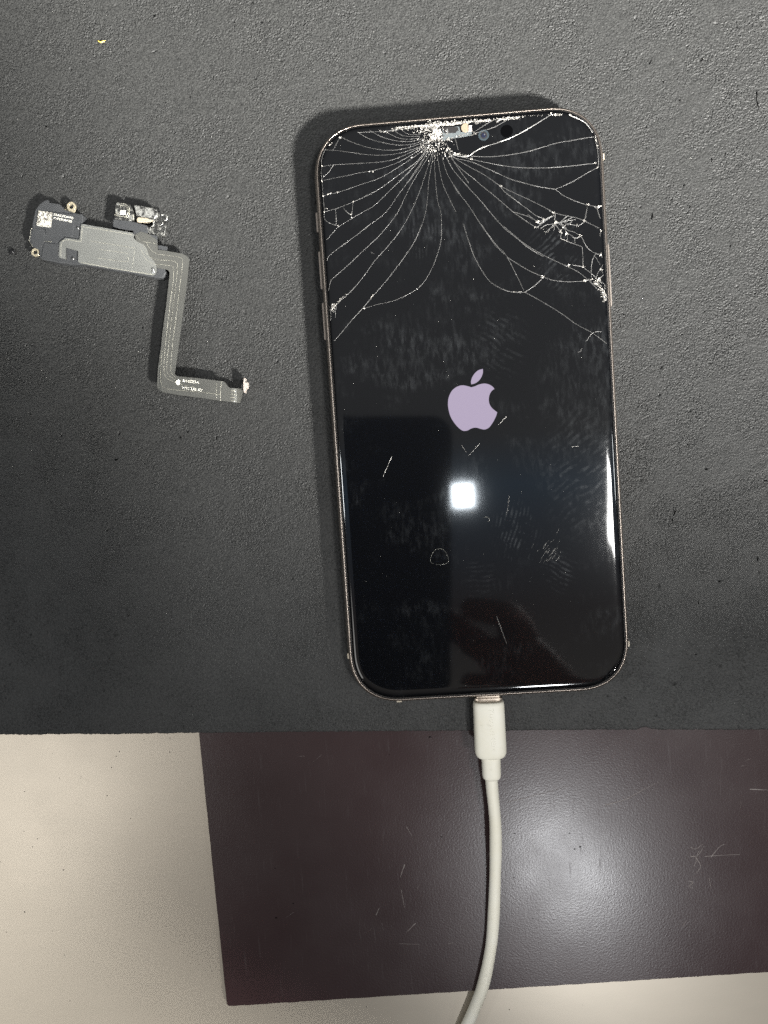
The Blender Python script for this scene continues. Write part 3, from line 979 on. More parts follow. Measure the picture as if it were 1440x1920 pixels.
for p, n in (((150, 300), 16), ((120, 385), 8), ((400, 160), 10), ((440, 310), 16), ((560, 390), 12), ((610, 490), 14), ((520, 460), 8), ((890, 295), 7), ((880, 1020), 10), ((1110, 65), 14),
             ((900, 1245), 16), ((1130, 1220), 40), ((1010, 1220), 8), ((1155, 1060), 12), ((1160, 830), 14), ((1155, 440), 7), ((240, 1180), 9), ((955, 30), 8), ((820, 520), 6), ((640, 1005), 5), ((780, 360), 8), ((240, 270), 14)):
    splash(*R6(*p), 1.3, 1.3, n, .07, .22, .5, .95)
along([(1080, 1230), (1130, 1330), (1190, 1410), (1220, 1480), (1230, 1560)], 120, 2.0, .1, .32, .45, .95, R6)
along([(500, 570), (610, 610)], 18, .4, .1, .2, .5, .9, R6)
along([(200, 400), (280, 480), (330, 430), (440, 340)], 40, 1.6, .05, .12, .3, .6, R6)
for p in ((1200, 522), (1215, 560), (1240, 888), (985, 122), (825, 105), (1140, 875), (255, 388), (155, 490), (405, 715)):
    splash(*R5(*p), 1.0, .6, 7, .1, .24, .6, .95)
along([(1195, 290), (1208, 350), (1218, 400)], 26, .6, .08, .2, .6, .9, R5)
along([(560, 575), (460, 572)], 16, .5, .06, .14, .4, .8, R8)
along([(700, 455), (722, 440)], 10, .4, .1, .22, .7, .95, R8)
# stray scratches on the glass
for a, b, t in (((735, 855), (718, 894), .75), ((950, 781), (934, 797), .7), ((899, 832), (878, 855), .5), ((931, 1155), (950, 1207), .3), ((866, 835), (874, 848), .3),
                ((955, 930), (950, 965), .25), ((1072, 838), (1085, 836), .6), ((1150, 1045), (1152, 1047), .9), ((884, 960), (890, 963), .4)):
    pa, pb = P(*a, ZG + .012), P(*b, ZG + .012)
    ribbon(bm, [pa, pa.lerp(pb, .35), pa.lerp(pb, .7), pb], .10, .07, .02, .2, t * .6, lay)
# wiped grease streaks
for _ in range(40):
    x, y = random.gauss(1030, 10), random.gauss(1040, 14)
    a = math.atan2(-30, 22) + random.gauss(0, .12)
    ln = random.uniform(3, 14)
    pa, pb = P(x, y, ZG + .004), P(x + math.cos(a) * ln, y + math.sin(a) * ln, ZG + .004)
    ribbon(bm, [pa, pa.lerp(pb, .5), pb], .05, .09, .006, .3, random.uniform(.02, .09), lay)
obj('glass_splinters', bm, MAT_SHARD, phone, recalc=False)

# crushed powdery glass at the point of impact and along the top edge
M = NT('crushed_glass'); MAT_CRUSH = M.m
n_ = M.noise(2600, 3, .8)
M.bump(n_, 1.0, 0.0002)
M.set(base=M.mix(M.rng(n_, .40, .62, 0, 1), (0.035, 0.030, 0.028), (0.62, 0.59, 0.54)), rough=.5)
bm = bmesh.new()
pts = []
for k in range(64):
    a_ = k * 2 * math.pi / 64
    dn = (1 - math.sin(-a_ + .6)) * .5
    r_ = random.uniform(6, 10) + (random.choice((0, 2, 7, 12)) * random.uniform(.4, 1) if math.sin(a_) > -.1 and math.cos(a_) < .5 else 0)
    pts.append((817 + math.cos(a_) * r_ * .95, 251 + math.sin(a_) * r_))
prism_px(bm, pts, ZG, ZG + .03)
obj('crushed_glass', bm, MAT_CRUSH, phone)
bm = bmesh.new()
top_, bot_ = [], []
for k in range(60):
    x_ = 742 + k * 3.0
    yb = 238.5 - (x_ - 742) * .0845
    th_ = (2.0 if x_ < 790 else 5.5) * random.uniform(.45, 1.0) * (1.0 if x_ < 880 else .6)
    top_.append((x_, yb)); bot_.append((x_, yb + th_ + 1))
prism_px(bm, top_ + bot_[::-1], ZG, ZG + .03)
obj('crushed_glass', bm, MAT_CRUSH, phone)

# notch: torn glass over the earpiece slot
bm = bmesh.new()
prism_px(bm, [R5B(*p) for p in ((505, 355), (830, 330), (860, 440), (1080, 430), (1075, 500), (880, 540), (660, 565), (500, 610), (520, 470))], ZG + .0, ZG + .03)
notch = obj('earpiece_slot', bm, MAT_EXPOSED, phone)
bm = bmesh.new()
prism_px(bm, [R5B(*p) for p in ((510, 350), (640, 330), (810, 345), (820, 400), (760, 455), (620, 460), (540, 455))], ZG + .03, ZG + .05)
obj('slot_mesh', bm, MAT_GASKET, notch)
bm = bmesh.new()
prism_px(bm, [R5B(*p) for p in ((590, 380), (615, 378), (622, 480), (600, 490))], ZG + .05, ZG + .09)
obj('slot_bar', bm, MAT_SOLDER, notch)
bm = bmesh.new()
prism_px(bm, [R5B(*p) for p in ((868, 330), (910, 275), (960, 258), (1000, 275), (1000, 430), (950, 440), (900, 425), (870, 380))], ZG + .03, ZG + .25, .08)
obj('amber_sensor', bm, MAT_AMBER, phone)
bm = bmesh.new()
prism_px(bm, [R5B(*p) for p in ((1015, 310), (1075, 300), (1080, 420), (1010, 430))], ZG + .03, ZG + .25, .06)
obj('ivory_chip', bm, MAT_IVORY, phone)
def disc(name, px, py, r, mat, parent, z0, z1, bev=.0, n=40):
    bm = bmesh.new()
    c = P(px, py, z1)
    bm_prism(bm, [(c.x + math.cos(k * 6.283185 / n) * r, c.y + math.sin(k * 6.283185 / n) * r) for k in range(n)], z0, z1, bev)
    return obj(name, bm, mat, parent)
fc = disc('front_camera', 907, 253.5, 1.42, MAT_LENSRING, phone, ZG, ZG + .02)
disc('lens', 907, 253.5, .95, MAT_GASKET, fc, ZG + .02, ZG + .04)
disc('inner_lens', 907, 253.5, .62, MAT_LENS, fc, ZG + .04, ZG + .12, .05)
disc('glint', 908.5, 252.2, .13, MAT_SOLDER, fc, ZG + .12, ZG + .14, 0, 10)  # bright disc painted in as the lens highlight
disc('infrared_sensor', 950, 246, 1.65, MAT_DARKWIN, phone, ZG, ZG + .015)

# dust on the glass
bm = bmesh.new()
for _ in range(260):
    x, y = random.uniform(610, 1150), random.uniform(250, 1290)
    lx = 591 + .0682 * (y - 331) + 14; rx = 1130 + .05 * (y - 301) - 14
    if not (lx < x < rx):
        continue
    speck(bm, P(x, y, ZG + .02), random.choice((.035, .045, .055, .07)))
for x, y in ((1073, 574), (888, 523), (1001, 499), (968, 593), (837, 697), (928, 636), (840, 707), (648, 574), (706, 650), (978, 924), (976, 890), (976, 1129), (1001, 1134), (685, 1090), (868, 1052)):
    speck(bm, P(x, y, ZG + .02), .11)
tag(obj('dust', bm, MAT_DUST), 'fine dust specks on the black phone screen', 'dust', kind='stuff')

# hairs lying on the screen
bm = bmesh.new()
pts = [P(824 + 17 * math.cos(a) * (1 + .06 * math.sin(3 * a)), 1046 + 15 * math.sin(a) + 2.5 * math.cos(2 * a), ZG + .07) for a in [k * .25 - 4.0 for k in range(25)]]
tube(bm, pts, .032, 5)
tag(obj('hair', bm, MAT_HAIR), 'hair curled into a ring on the lower phone screen', 'hair')
bm = bmesh.new()
tube(bm, smooth_line([P(907, 971, ZG + .07), P(912, 969, ZG + .1), P(917, 972, ZG + .1), P(917, 977, ZG + .07), P(914, 978, ZG + .07)], 5), .055, 5)
tag(obj('lint', bm, MAT_HAIR), 'tiny hooked lint just below the lamp reflection on the screen', 'lint')

# ------------------------------------------------------------------ charging cable
c0 = P(916, 1312, 9.0)
cable = empty('charging_cable', c0.x, c0.y, ZM)
tag(cable, 'thick ivory charging cable plugged into the bottom of the phone', 'cable')
a = P(915.5, 1309, 9.0); b = P(920.3, 1419, 9.0)
ax = (b - a).normalized(); side = Vector((-ax.y, ax.x, 0)).normalized() * -1
def capsule_body(bm, prof, n=40, ex=2.0 / 3.0):
    rows = []
    for t, hw, hh in prof:
        c = a + ax * t
        r_ = []
        for k in range(n):
            th = k * 2 * math.pi / n
            cx, sn = math.cos(th), math.sin(th)
            X = math.copysign(abs(cx) ** ex, cx) * hw
            Y = math.copysign(abs(sn) ** ex, sn) * hh
            r_.append(bm.verts.new(c + side * X + Vector((0, 0, Y))))
        rows.append(r_)
    for A_, B_ in zip(rows, rows[1:]):
        for k in range(n):
            bm.faces.new((A_[k], A_[(k + 1) % n], B_[(k + 1) % n], B_[k]))
    bm.faces.new(rows[0]); bm.faces.new(rows[-1])
L = (b - a).length
bm = bmesh.new()
capsule_body(bm, [(.75, 3.4, 2.0), (.78, 3.9, 2.5), (1.0, 4.2, 2.78), (2.0, 4.32, 2.86), (L - 2.2, 4.42, 2.9), (L - 1.2, 4.32, 2.85), (L - .5, 4.0, 2.75), (L - .12, 3.5, 2.6), (L, 3.0, 2.4)])
plug = obj('plug', bm, MAT_CABLE, cable, smooth=True)
bm = bmesh.new()
capsule_body(bm, [(-1.5, 3.35, .75), (.9, 3.35, .75)], ex=2 / 5)
capsule_body(bm, [(-.2, 3.9, 1.3), (.28, 3.9, 1.3)], ex=2 / 4)
obj('plug_tip', bm, MAT_TIP, cable, smooth=False)
bm = bmesh.new()
L2 = (P(921, 1459, 8.6) - P(920.3, 1419, 9.0)).length
capsule_body(bm, [(L - .3, 2.62, 2.3), (L + .2, 2.66, 2.35), (L + L2 - 1.2, 2.62, 2.3), (L + L2 - .45, 2.45, 2.2), (L + L2, 1.95, 1.9)], ex=2 / 2.5)
obj('strain_relief', bm, MAT_CABLE, cable, smooth=True)
bm = bmesh.new()
path = [P(921, 1452, 8.8), P(923, 1480, 8.5), P(928.5, 1540, 7.2), P(929.5, 1590, 5.9), P(928.5, 1640, 4.7), P(926.5, 1700, 3.8), P(922.5, 1760, 3.4), P(914.5, 1810, 3.3), P(905, 1850, 3.1),
        P(892, 1885, 2.6), P(877, 1920, 2.2), P(850, 1970, 1.8), P(800, 2040, 1.72), P(700, 2130, 1.72), P(560, 2220, 1.72), P(380, 2300, 1.72)]
cp = smooth_line(path, 10)
tube(bm, cp, lambda t: 1.72 + .05 * math.sin(t * 40), 20)
obj('cord', bm, MAT_CABLE, cable, smooth=True)

def text_mesh(name, body_, p0, p1, height, z, mat, parent, depth=.02, font_w=None, offset=0.0):
    """lettering whose baseline runs from pixel p0 to p1, on height z"""
    cu = bpy.data.curves.new(name, 'FONT')
    cu.body = body_
    cu.size = 1.0
    cu.offset = offset
    cu.extrude = 0.0
    to = bpy.data.objects.new('tmp_text', cu)
    col.objects.link(to)
    dg = bpy.context.evaluated_depsgraph_get()
    me = bpy.data.meshes.new_from_object(to.evaluated_get(dg))
    bpy.data.objects.remove(to)
    A_, B_ = P(*p0, z), P(*p1, z)
    xs = [v.co.x for v in me.vertices]; ys = [v.co.y for v in me.vertices]
    x0, x1, y0, y1 = min(xs), max(xs), min(ys), max(ys)
    u = (B_ - A_); W_ = u.length; u.normalize(); v_ = Vector((-u.y, u.x, 0))
    b_ = bmesh.new(); b_.from_mesh(me)
    for v in b_.verts:
        X = (v.co.x - x0) / (x1 - x0) * W_; Y = (v.co.y - y0) / (y1 - y0) * height
        q = A_ + u * X + v_ * Y
        v.co = (q.x, q.y, z)
    r = bmesh.ops.extrude_face_region(b_, geom=b_.faces[:])
    for v in [g for g in r['geom'] if isinstance(g, bmesh.types.BMVert)]:
        v.co.z += depth
    bpy.data.meshes.remove(me)
    return obj(name, b_, mat, parent)
# raised lettering along the plug, worn almost flat
text_mesh('lettering', '7uuauHER', (917.0, 1330), (922.0, 1410), 1.25, 11.82, MAT_CABLE, plug, .10)

# ------------------------------------------------------------------ earpiece module with flex ribbon
e0 = P(150, 450, ZM)
ear = empty('earpiece_module', e0.x, e0.y, ZM)
tag(ear, 'removed earpiece speaker module with long bent grey flex ribbon on the mat', 'phone part')
ZT = 8.0
bm = bmesh.new()
outl = [(210, 122), (240, 118), (252, 142), (345, 155), (375, 185), (385, 205), (490, 240), (545, 245), (556, 262), (550, 330), (620, 350), (1200, 560), (1290, 745), (1300, 770), (1285, 808), (1262, 822),
        (1190, 815), (860, 755), (560, 705), (430, 700), (415, 690), (350, 690), (190, 655), (165, 635), (160, 570), (118, 548), (92, 540), (84, 510), (70, 485), (76, 430), (95, 370), (108, 285), (125, 210), (160, 160)]
prism_px(bm, [Z2(*p) for p in outl], ZM + .35, ZT, .18, 2)
body_o = obj('speaker_body', bm, MAT_PLASTIC, ear)
bm = bmesh.new()     # raised cover block of the speaker
prism_px(bm, [Z2B(*p) for p in ((250, 300), (560, 330), (1060, 370), (1075, 520), (1040, 850), (1000, 895), (860, 870), (640, 850), (430, 820), (420, 690), (240, 640))], ZT - .05, ZT + .28, .1)
obj('speaker_cover', bm, MAT_PLASTIC, ear)
bm = bmesh.new()
prism_px(bm, [Z2B(*p) for p in ((390, 1020), (720, 1050), (720, 1400), (330, 1340), (360, 1180))], ZT - .05, ZT + .22, .1)
prism_px(bm, [Z2B(*p) for p in ((150, 700), (400, 710), (405, 950), (330, 1120), (180, 1100), (110, 1040), (90, 900))], ZT - .05, ZT + .12, .06)
obj('side_cover', bm, MAT_PLASTIC, ear)
# pale raised lip along the left edge
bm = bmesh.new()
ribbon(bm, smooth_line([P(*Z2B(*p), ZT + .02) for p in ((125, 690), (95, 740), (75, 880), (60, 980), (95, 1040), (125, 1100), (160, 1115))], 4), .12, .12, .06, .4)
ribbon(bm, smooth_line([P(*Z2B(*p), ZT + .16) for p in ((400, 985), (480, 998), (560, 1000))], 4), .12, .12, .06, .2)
obj('pale_lip', bm, MAT_TRACE, ear)
# printed patch and lettering
bm = bmesh.new()
prism_px(bm, [Z2B(*p) for p in ((268, 298), (588, 345), (545, 684), (218, 632))], ZT + .27, ZT + .30)
obj('printed_patch', bm, MAT_PATCH, ear)
text_mesh('lettering', 'C7H8322ZN0ER7K6', Z2B(604, 412), Z2B(1040, 488), .60, ZT + .285, MAT_PRINT, ear, .01, offset=.02)
text_mesh('lettering', '4T-4M57R2P3F1Z50', Z2B(596, 488), Z2B(1020, 572), .62, ZT + .285, MAT_PRINT, ear, .01, offset=.02)

# brass lugs
def lug(cx, cy, ro, ri, z0, z1, tab=None):
    bm = bmesh.new()
    c = P(cx, cy, z1)
    n = 28
    prof = [(ro, z0), (ro, z1 - .06), (ro - .07, z1), (ri + .05, z1), (ri, z1 - .05), (ri, z0)]
    rows = [[bm.verts.new((c.x + math.cos(k * 6.283185 / n) * r, c.y + math.sin(k * 6.283185 / n) * r, z)) for k in range(n)] for r, z in prof]
    for A_, B_ in zip(rows, rows[1:] + rows[:1]):
        for k in range(n):
            bm.faces.new((A_[k], A_[(k + 1) % n], B_[(k + 1) % n], B_[k]))
    if tab:
        prism_px(bm, tab, z0 + .05, z1 - .02, .05)
    return obj('mounting_lug', bm, MAT_BRASS, ear, smooth=False)
lug(*Z2B(1000, 205), 1.28, .62, ZT - 1.0, ZT - .4, [Z2B(*p) for p in ((830, 262), (880, 265), (900, 285), (950, 300), (1050, 290), (1095, 240), (1095, 262), (1080, 352), (835, 296))])
lug(*Z2B(190, 1235), 1.15, .60, ZT - 1.0, ZT - .4)

# flex sheet: metallic film over the speaker, then the ribbon
def zflex(u, v):
    """height of the film at zone-1 coordinates"""
    z = ZT + .45
    if u > 860:                                           # leaves the body, drifts down the leg
        z = ZT + .45
        if v > 480:
            z += .35 * min(1, (v - 480) / 300.0)
    if v > 1040 and u > 900:
        t = min(1, (u - 900) / 300.0)
        z = ZT + .8 + .1 * t
        if u > 1255:
            s_ = (u - 1255) / 55.0
            z -= 2.6 * s_ * s_
    return z
def film(name, mat, pts, thick=.16, dz=0.0, parent=None, step=14):
    """outline in zone-1 coordinates; triangulated on a fine grid so it can bend"""
    outline = []
    N = len(pts)
    for i in range(N):
        p0, p1 = Vector(pts[i]), Vector(pts[(i + 1) % N])
        k = max(1, int((p1 - p0).length / step))
        for j in range(k):
            outline.append(p0.lerp(p1, j / k))
    inner = []
    xs = [p.x for p in outline]; ys = [p.y for p in outline]
    def inside(x, y):
        r = False
        for i in range(len(outline)):
            a_, b_ = outline[i], outline[i - 1]
            if (a_.y > y) != (b_.y > y) and x < (b_.x - a_.x) * (y - a_.y) / (b_.y - a_.y) + a_.x:
                r = not r
        return r
    y = min(ys) + step * .5
    while y < max(ys):
        x = min(xs) + step * .5
        while x < max(xs):
            if inside(x, y) and min((Vector((x, y)) - q).length for q in outline) > step * .5:
                inner.append(Vector((x, y)))
            x += step
        y += step
    verts = outline + inner
    n0 = len(outline)
    res = mg.delaunay_2d_cdt(verts, [(i, (i + 1) % n0) for i in range(n0)], [list(range(n0))], 1, 1e-5)
    vv, ff = res[0], res[2]
    bm = bmesh.new()
    top, bot = [], []
    for p in vv:
        q = P(*Z1(p.x, p.y), zflex(p.x, p.y) + dz)
        top.append(bm.verts.new(q)); bot.append(bm.verts.new(q - Vector((0, 0, thick))))
    bm.verts.index_update()
    cnt = {}
    for f in ff:
        bm.faces.new([top[i] for i in f]); bm.faces.new([bot[i] for i in reversed(f)])
        for i in range(len(f)):
            a_, b_ = f[i], f[(i + 1) % len(f)]
            k_ = (min(a_, b_), max(a_, b_))
            cnt.setdefault(k_, []).append((a_, b_))
    for k_, l_ in cnt.items():
        if len(l_) == 1:
            a_, b_ = l_[0]
            bm.faces.new((top[b_], top[a_], bot[a_], bot[b_]))
    return obj(name, bm, mat, parent or ear, smooth=False)

def z2to1(p):
    x, y = Z2(*p)
    return (x / .347222, (y - 330) / .347222)
plate_pts = [z2to1(p) for p in ((540, 340), (560, 338), (1000, 415), (1015, 430), (1010, 460), (1040, 495), (1100, 520), (1130, 560), (1150, 620), (1200, 680), (1215, 720), (1215, 765), (1205, 790), (1180, 800),
                                 (560, 695), (530, 690), (510, 670), (512, 580), (400, 548), (398, 640), (400, 655), (345, 640), (335, 620), (345, 500), (400, 460), (515, 478), (525, 470))]
film('shield_plate', MAT_PLATE, plate_pts, .22, .0)
flex_pts = [z2to1((1018, 432)), (760, 300), (800, 312), (848, 345), (852, 398), (900, 405), (985, 420), (1008, 432), (1021, 452), (1012, 560), (985, 760), (962, 940), (943, 1074), (960, 1082), (1080, 1093), (1205, 1109), (1218, 1117), (1228, 1134), (1240, 1144), (1314, 1150),
            (1308, 1190), (1296, 1226), (1240, 1219), (1190, 1214), (1100, 1200), (960, 1182), (878, 1168), (858, 1155), (848, 1135), (853, 1040), (869, 930), (876, 860), (897, 700), (913, 560), (916, 520), (908, 508), (890, 503), (850, 497), (835, 490),
            z2to1((1215, 722)), z2to1((1198, 680)), z2to1((1148, 622)), z2to1((1128, 562)), z2to1((1098, 522)), z2to1((1038, 498))]
flex = film('flex_ribbon', MAT_FLEX, flex_pts, .16, -.03)
bm = bmesh.new()
def trace(pts, w_=.09, dz=.02, wv=1):
    sp = smooth_line([(p[0], p[1], 0) for p in pts], 6)
    ribbon(bm, [P(*Z1(p.x, p.y), zflex(p.x, p.y) + dz) for p in sp], w_, w_, .03, .05)
trace([(760, 395), (790, 450), (830, 475), (890, 480), (925, 485), (937, 500), (935, 560), (915, 720), (895, 900), (885, 1040), (900, 1090), (960, 1120), (1050, 1140)])
trace([(775, 375), (800, 430), (840, 450), (900, 455), (945, 462), (958, 490), (950, 580), (930, 740), (912, 900), (900, 1040), (915, 1080), (945, 1098)])
trace([(790, 360), (820, 405), (860, 422), (920, 430), (970, 440), (985, 465), (975, 560), (950, 760), (930, 920), (922, 1040), (930, 1070), (950, 1088)])
trace([(875, 940), (868, 1040), (868, 1110), (890, 1145), (960, 1155), (1060, 1165), (1190, 1180)])
trace([(735, 320), (760, 345), (800, 358), (845, 365)], .07)
for dy in (0, 18, 36, 54):
    trace([(1245, 1158 + dy), (1275, 1162 + dy)], .14)
trace([(1196, 1111), (1190, 1160), (1190, 1212)], .13)
trace([(1170, 1120), (1168, 1200)], .08)
obj('ribbon_traces', bm, MAT_TRACE, flex)
bm = bmesh.new()
def trace2(pts, w_=.10):
    q = [z2to1(p) for p in pts]
    trace(q, w_, .02)
trace2([(1000, 432), (780, 395), (560, 360), (548, 372), (540, 470), (520, 492), (410, 478), (362, 510), (355, 630)], .14)
trace2([(620, 488), (800, 518), (1020, 552)])
trace2([(700, 565), (820, 580), (960, 600)])
trace2([(680, 640), (820, 660), (950, 672), (958, 630)])
trace2([(1020, 560), (1000, 730)], .07)
trace2([(540, 682), (860, 740), (1180, 790)], .16)
obj('plate_traces', bm, MAT_TRACE, ear)
# curled film end beside the plate cut-out
bm = bmesh.new()
for x, y, r in ((1165, 700, .42), (1050, 1385, .42)):
    c = P(*Z2B(x, y), ZT + .2)
    b2 = bmesh.new(); bmesh.ops.create_icosphere(b2, subdivisions=2, radius=r)
    for v in b2.verts: v.co *= random.uniform(.85, 1.1)
    bmesh.ops.translate(b2, verts=b2.verts[:], vec=c)
    obj('solder_spot', b2, MAT_SOLDER, ear, smooth=True)
c = P(*Z2(1187, 755), ZT + .6)
box(bm, c.x - .32, c.x + .32, c.y - .75, c.y + .75, ZT + .3, ZT + .75, .15)
obj('solder_spot', bm, MAT_SOLDER, ear, smooth=True)
bm = bmesh.new()
prism_px(bm, [Z2B(*p) for p in ((720, 1240), (880, 1265), (885, 1390), (740, 1350))], ZT - .1, ZT + .35, .12)
obj('folded_tab', bm, MAT_FLEX, ear)

# print on the ribbon
def zpt(u, v): return Z4B(u, v)
text_mesh('lettering', '821-02253-A', Z4B(288, 188), Z4B(566, 222), .75, ZT + .93, MAT_PRINT, flex, .015, offset=.015)
text_mesh('lettering', 'WYC 3220 021', Z4B(278, 308), Z4B(614, 352), .75, ZT + .93, MAT_PRINT, flex, .015, offset=.015)
def mini(u, v):   # emblem outline shrunk to the ribbon print
    ang = .1
    x, y = (u - 680) / 1200.0, (v - 820) / 1200.0
    X, Y = x * math.cos(ang) - y * math.sin(ang), x * math.sin(ang) + y * math.cos(ang)
    bx, by = Z4B(217, 188)
    return (bx + X * 11.2, by + Y * 12.2)
emblem(flex, mini, ZT + .93, MAT_PRINT)

# end connector standing beside the curled ribbon end
bm = bmesh.new()
prism_px(bm, [Z4B(*p) for p in ((1325, 120), (1345, 128), (1350, 200), (1385, 195), (1385, 290), (1355, 295), (1335, 370), (1318, 345), (1312, 200))], ZT - 1.3, ZT + .9, .1)
obj('ribbon_connector', bm, MAT_IVORY, ear)

# sensor cluster above the plate
bm = bmesh.new()
prism_px(bm, [Z3B(*p) for p in ((140, 570), (480, 600), (560, 620), (700, 660), (830, 690), (860, 870), (1040, 900), (1050, 1040), (720, 1040), (560, 870), (550, 800), (520, 792), (420, 782), (240, 752), (130, 712))], ZT - .2, ZT + .35, .06)
arm = obj('sensor_arm', bm, MAT_PLASTIC, ear)
bm = bmesh.new()
prism_px(bm, [Z3B(*p) for p in ((205, 205), (370, 220), (480, 260), (530, 330), (570, 470), (560, 590), (470, 600), (150, 560), (165, 440), (170, 300))], ZT - 1.5, ZT + .5, .25, 3)
hs = obj('proximity_housing', bm, MAT_CLEAR, ear)
bm = bmesh.new()
cx_, cy_ = Z3B(340, 400)
for k, r in enumerate((12.5, 9.5)):
    ribbon(bm, [P(cx_ + math.cos(a) * r * .98, cy_ + math.sin(a) * r * 1.15, ZT + .52) for a in [(-2.2 + i * .2) for i in range(17)]], .14, .14, .08, .3)
ribbon(bm, [P(*Z3B(*p), ZT + .52) for p in ((160, 470), (260, 500), (420, 520))], .2, .2, .08, .3)
ribbon(bm, [P(*Z3B(*p), ZT + .52) for p in ((190, 430), (240, 440))], .2, .2, .08, .3)
ribbon(bm, [P(*Z3B(*p), ZT + .52) for p in ((470, 330), (460, 480), (440, 540))], .25, .25, .1, .4)
ribbon(bm, [P(*Z3B(*p), ZT + .52) for p in ((555, 470), (550, 580))], .3, .3, .1, .3)
obj('housing_ridges', bm, MAT_TRACE, hs)
bm = bmesh.new()
prism_px(bm, [Z3B(*p) for p in ((285, 375), (390, 385), (380, 475), (268, 460))], ZT + .4, ZT + .75, .08)
obj('sensor_window', bm, MAT_PRINT, hs)
bm = bmesh.new()
prism_px(bm, [Z3B(*p) for p in ((545, 250), (620, 262), (930, 315), (1020, 360), (1052, 420), (1045, 500), (990, 545), (880, 540), (700, 500), (610, 480), (585, 430), (570, 330))], ZT - 1.3, ZT + .75, .5, 3)
obj('microphone_can', bm, MAT_CAPSULE, ear, smooth=False)
bm = bmesh.new()
prism_px(bm, [Z3B(*p) for p in ((620, 560), (650, 520), (740, 525), (960, 555), (985, 580), (940, 610), (800, 625), (660, 625), (625, 610))], ZT - .2, ZT + .55, .15)
obj('flood_emitter', bm, MAT_CRYSTAL, ear)
bm = bmesh.new()
ribbon(bm, [P(*Z3B(*p), ZT + .6) for p in ((880, 560), (970, 575), (980, 620), (970, 700), (930, 710))], .4, .4, .15, .1)
obj('clip', bm, MAT_CAPSULE, ear)
bm = bmesh.new()
prism_px(bm, [Z3B(*p) for p in ((1010, 560), (1060, 505), (1130, 540), (1170, 620), (1215, 680), (1220, 760), (1195, 900), (1140, 905), (1040, 890), (930, 870), (840, 860), (850, 720), (960, 730), (1000, 650))], ZT - 1.6, ZT - .2, .2, 3)
br_ = obj('clear_bracket', bm, MAT_CLEAR, ear)
bm = bmesh.new()
ribbon(bm, smooth_line([P(*Z3B(*p), ZT - .1) for p in ((1140, 480), (1200, 465), (1245, 500), (1245, 560), (1200, 595))], 4), .5, .45, .2, .1)
ribbon(bm, smooth_line([P(*Z3B(*p), ZT - .15) for p in ((1190, 680), (1218, 720), (1205, 820), (1190, 890), (1140, 905))], 4), .3, .2, .1, .3)
ribbon(bm, smooth_line([P(*Z3B(*p), ZT - .15) for p in ((1040, 620), (1060, 680), (1120, 690), (1160, 640))], 4), .2, .2, .1, .3)
ribbon(bm, smooth_line([P(*Z3B(*p), ZT - .15) for p in ((850, 720), (860, 800), (830, 870))], 4), .2, .2, .1, .3)
ribbon(bm, smooth_line([P(*Z3B(*p), ZT - .15) for p in ((910, 730), (890, 800), (900, 870))], 4), .35, .3, .1, .3)
obj('bracket_rim', bm, MAT_CAPSULE, br_)
bm = bmesh.new()
prism_px(bm, [Z1(*p) for p in ((852, 372), (900, 380), (903, 400), (896, 408), (852, 400))], ZT - .9, ZT + .1, .1)
obj('corner_tab', bm, MAT_PLASTIC, ear)

# ------------------------------------------------------------------ the phone that takes the picture, held above the bench
camM = cam.matrix_world.copy()
hp = bpy.data.objects.new('handheld_phone', None)
hp.matrix_world = camM
col.objects.link(hp)
bpy.context.view_layer.update()
tag(hp, 'dark smartphone held level above the bench, mirrored in the cracked screen', 'smartphone')
def rrect(x0, x1, y0, y1, r, n=8):
    out = []
    for cx, cy, a0 in ((x1 - r, y1 - r, 0), (x0 + r, y1 - r, 90), (x0 + r, y0 + r, 180), (x1 - r, y0 + r, 270)):
        for k in range(n + 1):
            t = math.radians(a0 + 90 * k / n)
            out.append((cx + math.cos(t) * r, cy + math.sin(t) * r))
    return out
bm = bmesh.new()
bm_prism(bm, rrect(-58, 22, -132, 30, 11), 1.5, 10, 1.5, 3)
bmesh.ops.recalc_face_normals(bm, faces=bm.faces[:])
o = obj('body', bm, MAT_HPHONE)
o.parent = hp
bm = bmesh.new()
bm_prism(bm, rrect(-20, 14, -14, 22, 7), 0.6, 1.6, .2, 2)
o = obj('camera_bump', bm, MAT_HPHONE)
o.parent = hp


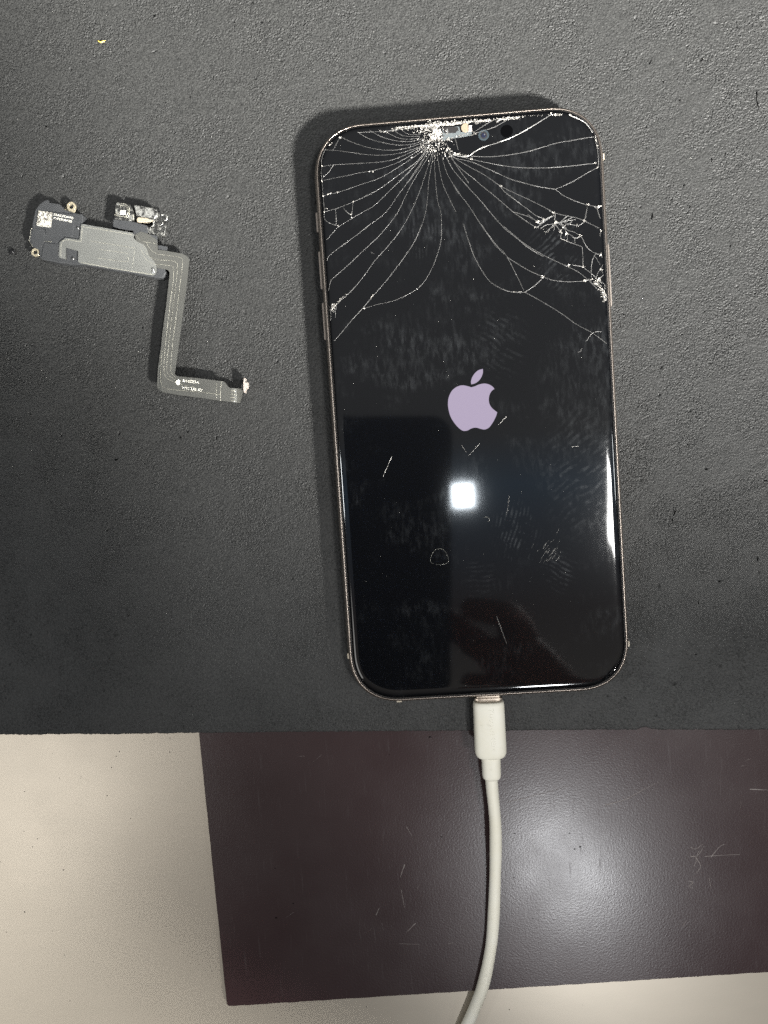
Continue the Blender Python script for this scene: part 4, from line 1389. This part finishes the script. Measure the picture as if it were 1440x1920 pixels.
# the hand that steadies it, grown as one skinned surface from its joints
M = NT('skin'); MAT_SKIN = M.m
M.set(base=(0.50, 0.20, 0.15), rough=.5)
M = NT('dark_sleeve'); MAT_SLEEVE = M.m
M.set(base=(0.030, 0.012, 0.014), rough=.9)
def skinned(name, joints, links, mat, parent, sub=2):
    me = bpy.data.meshes.new(name)
    me.from_pydata([Vector(j[:3]) * S for j in joints], links, [])
    me.skin_vertices.new() if hasattr(me.skin_vertices, 'new') else None
    o = bpy.data.objects.new(name, me)
    col.objects.link(o)
    md = o.modifiers.new('skin', 'SKIN')
    if len(me.skin_vertices) == 0:
        bpy.context.view_layer.update()
    for i_, j_ in enumerate(joints):
        sv = me.skin_vertices[0].data[i_]
        rr_ = j_[3] * S
        sv.radius = (rr_, rr_ * (j_[4] if len(j_) > 4 else 1))
        sv.use_root = (i_ == 0)
    md.use_smooth_shade = True
    sb = o.modifiers.new('sub', 'SUBSURF'); sb.levels = sub; sb.render_levels = sub
    dg = bpy.context.evaluated_depsgraph_get()
    res = bpy.data.meshes.new_from_object(o.evaluated_get(dg))
    bpy.data.objects.remove(o)
    res.materials.clear(); res.materials.append(mat)
    r_o = bpy.data.objects.new(name, res)
    col.objects.link(r_o)
    r_o.parent = parent
    return r_o
J = [(118, -166, 22, 19), (162, -202, 58, 18.5), (70, -122, 17, 19)]
LK = [(0, 1), (0, 2)]
for y_, ln_, r__ in ((-78, 1.0, 7.6), (-99, 1.06, 7.8), (-120, 1.0, 7.5), (-139, .85, 6.6)):
    b0 = len(J)
    J += [(56, y_ - 4, 15, r__ * 1.25), (50, y_, 0, r__), (38, y_ + 3 * ln_, -5, r__ * .92), (26, y_ + 5 * ln_, -4, r__ * .78)]
    LK += [(2, b0), (b0, b0 + 1), (b0 + 1, b0 + 2), (b0 + 2, b0 + 3)]
b0 = len(J)
J += [(64, -128, 26, 13), (42, -104, 24, 9.5), (18, -86, 19, 8.4), (0, -76, 17.5, 7)]
LK += [(2, b0), (b0, b0 + 1), (b0 + 1, b0 + 2), (b0 + 2, b0 + 3)]
per = bpy.data.objects.new('person', None)
per.matrix_world = camM
col.objects.link(per)
bpy.context.view_layer.update()
tag(per, 'hand in a dark red sleeve gripping the edge of the handheld phone', 'person')
skinned('hand', J, LK, MAT_SKIN, per)
inv = camM.inverted()
arm_w = [(150, -190, 283, 22), (206, -302, 372, 33), (262, -424, 385, 45), (335, -456, 372, 70), (480, -458, 370, 74), (760, -520, 390, 68)]  # arm path and thickness shaped to shade the lower mat from the key lamp
skinned('sleeve', [(*((inv @ (Vector(q[:3]) * S)) / S), q[3]) for q in arm_w], [(k, k + 1) for k in range(5)], MAT_SLEEVE, per)

sc.cycles.use_denoising = False
sc.cycles.sample_clamp_indirect = 0.45
sc.cycles.use_light_tree = False
sc.cycles.use_adaptive_sampling = False
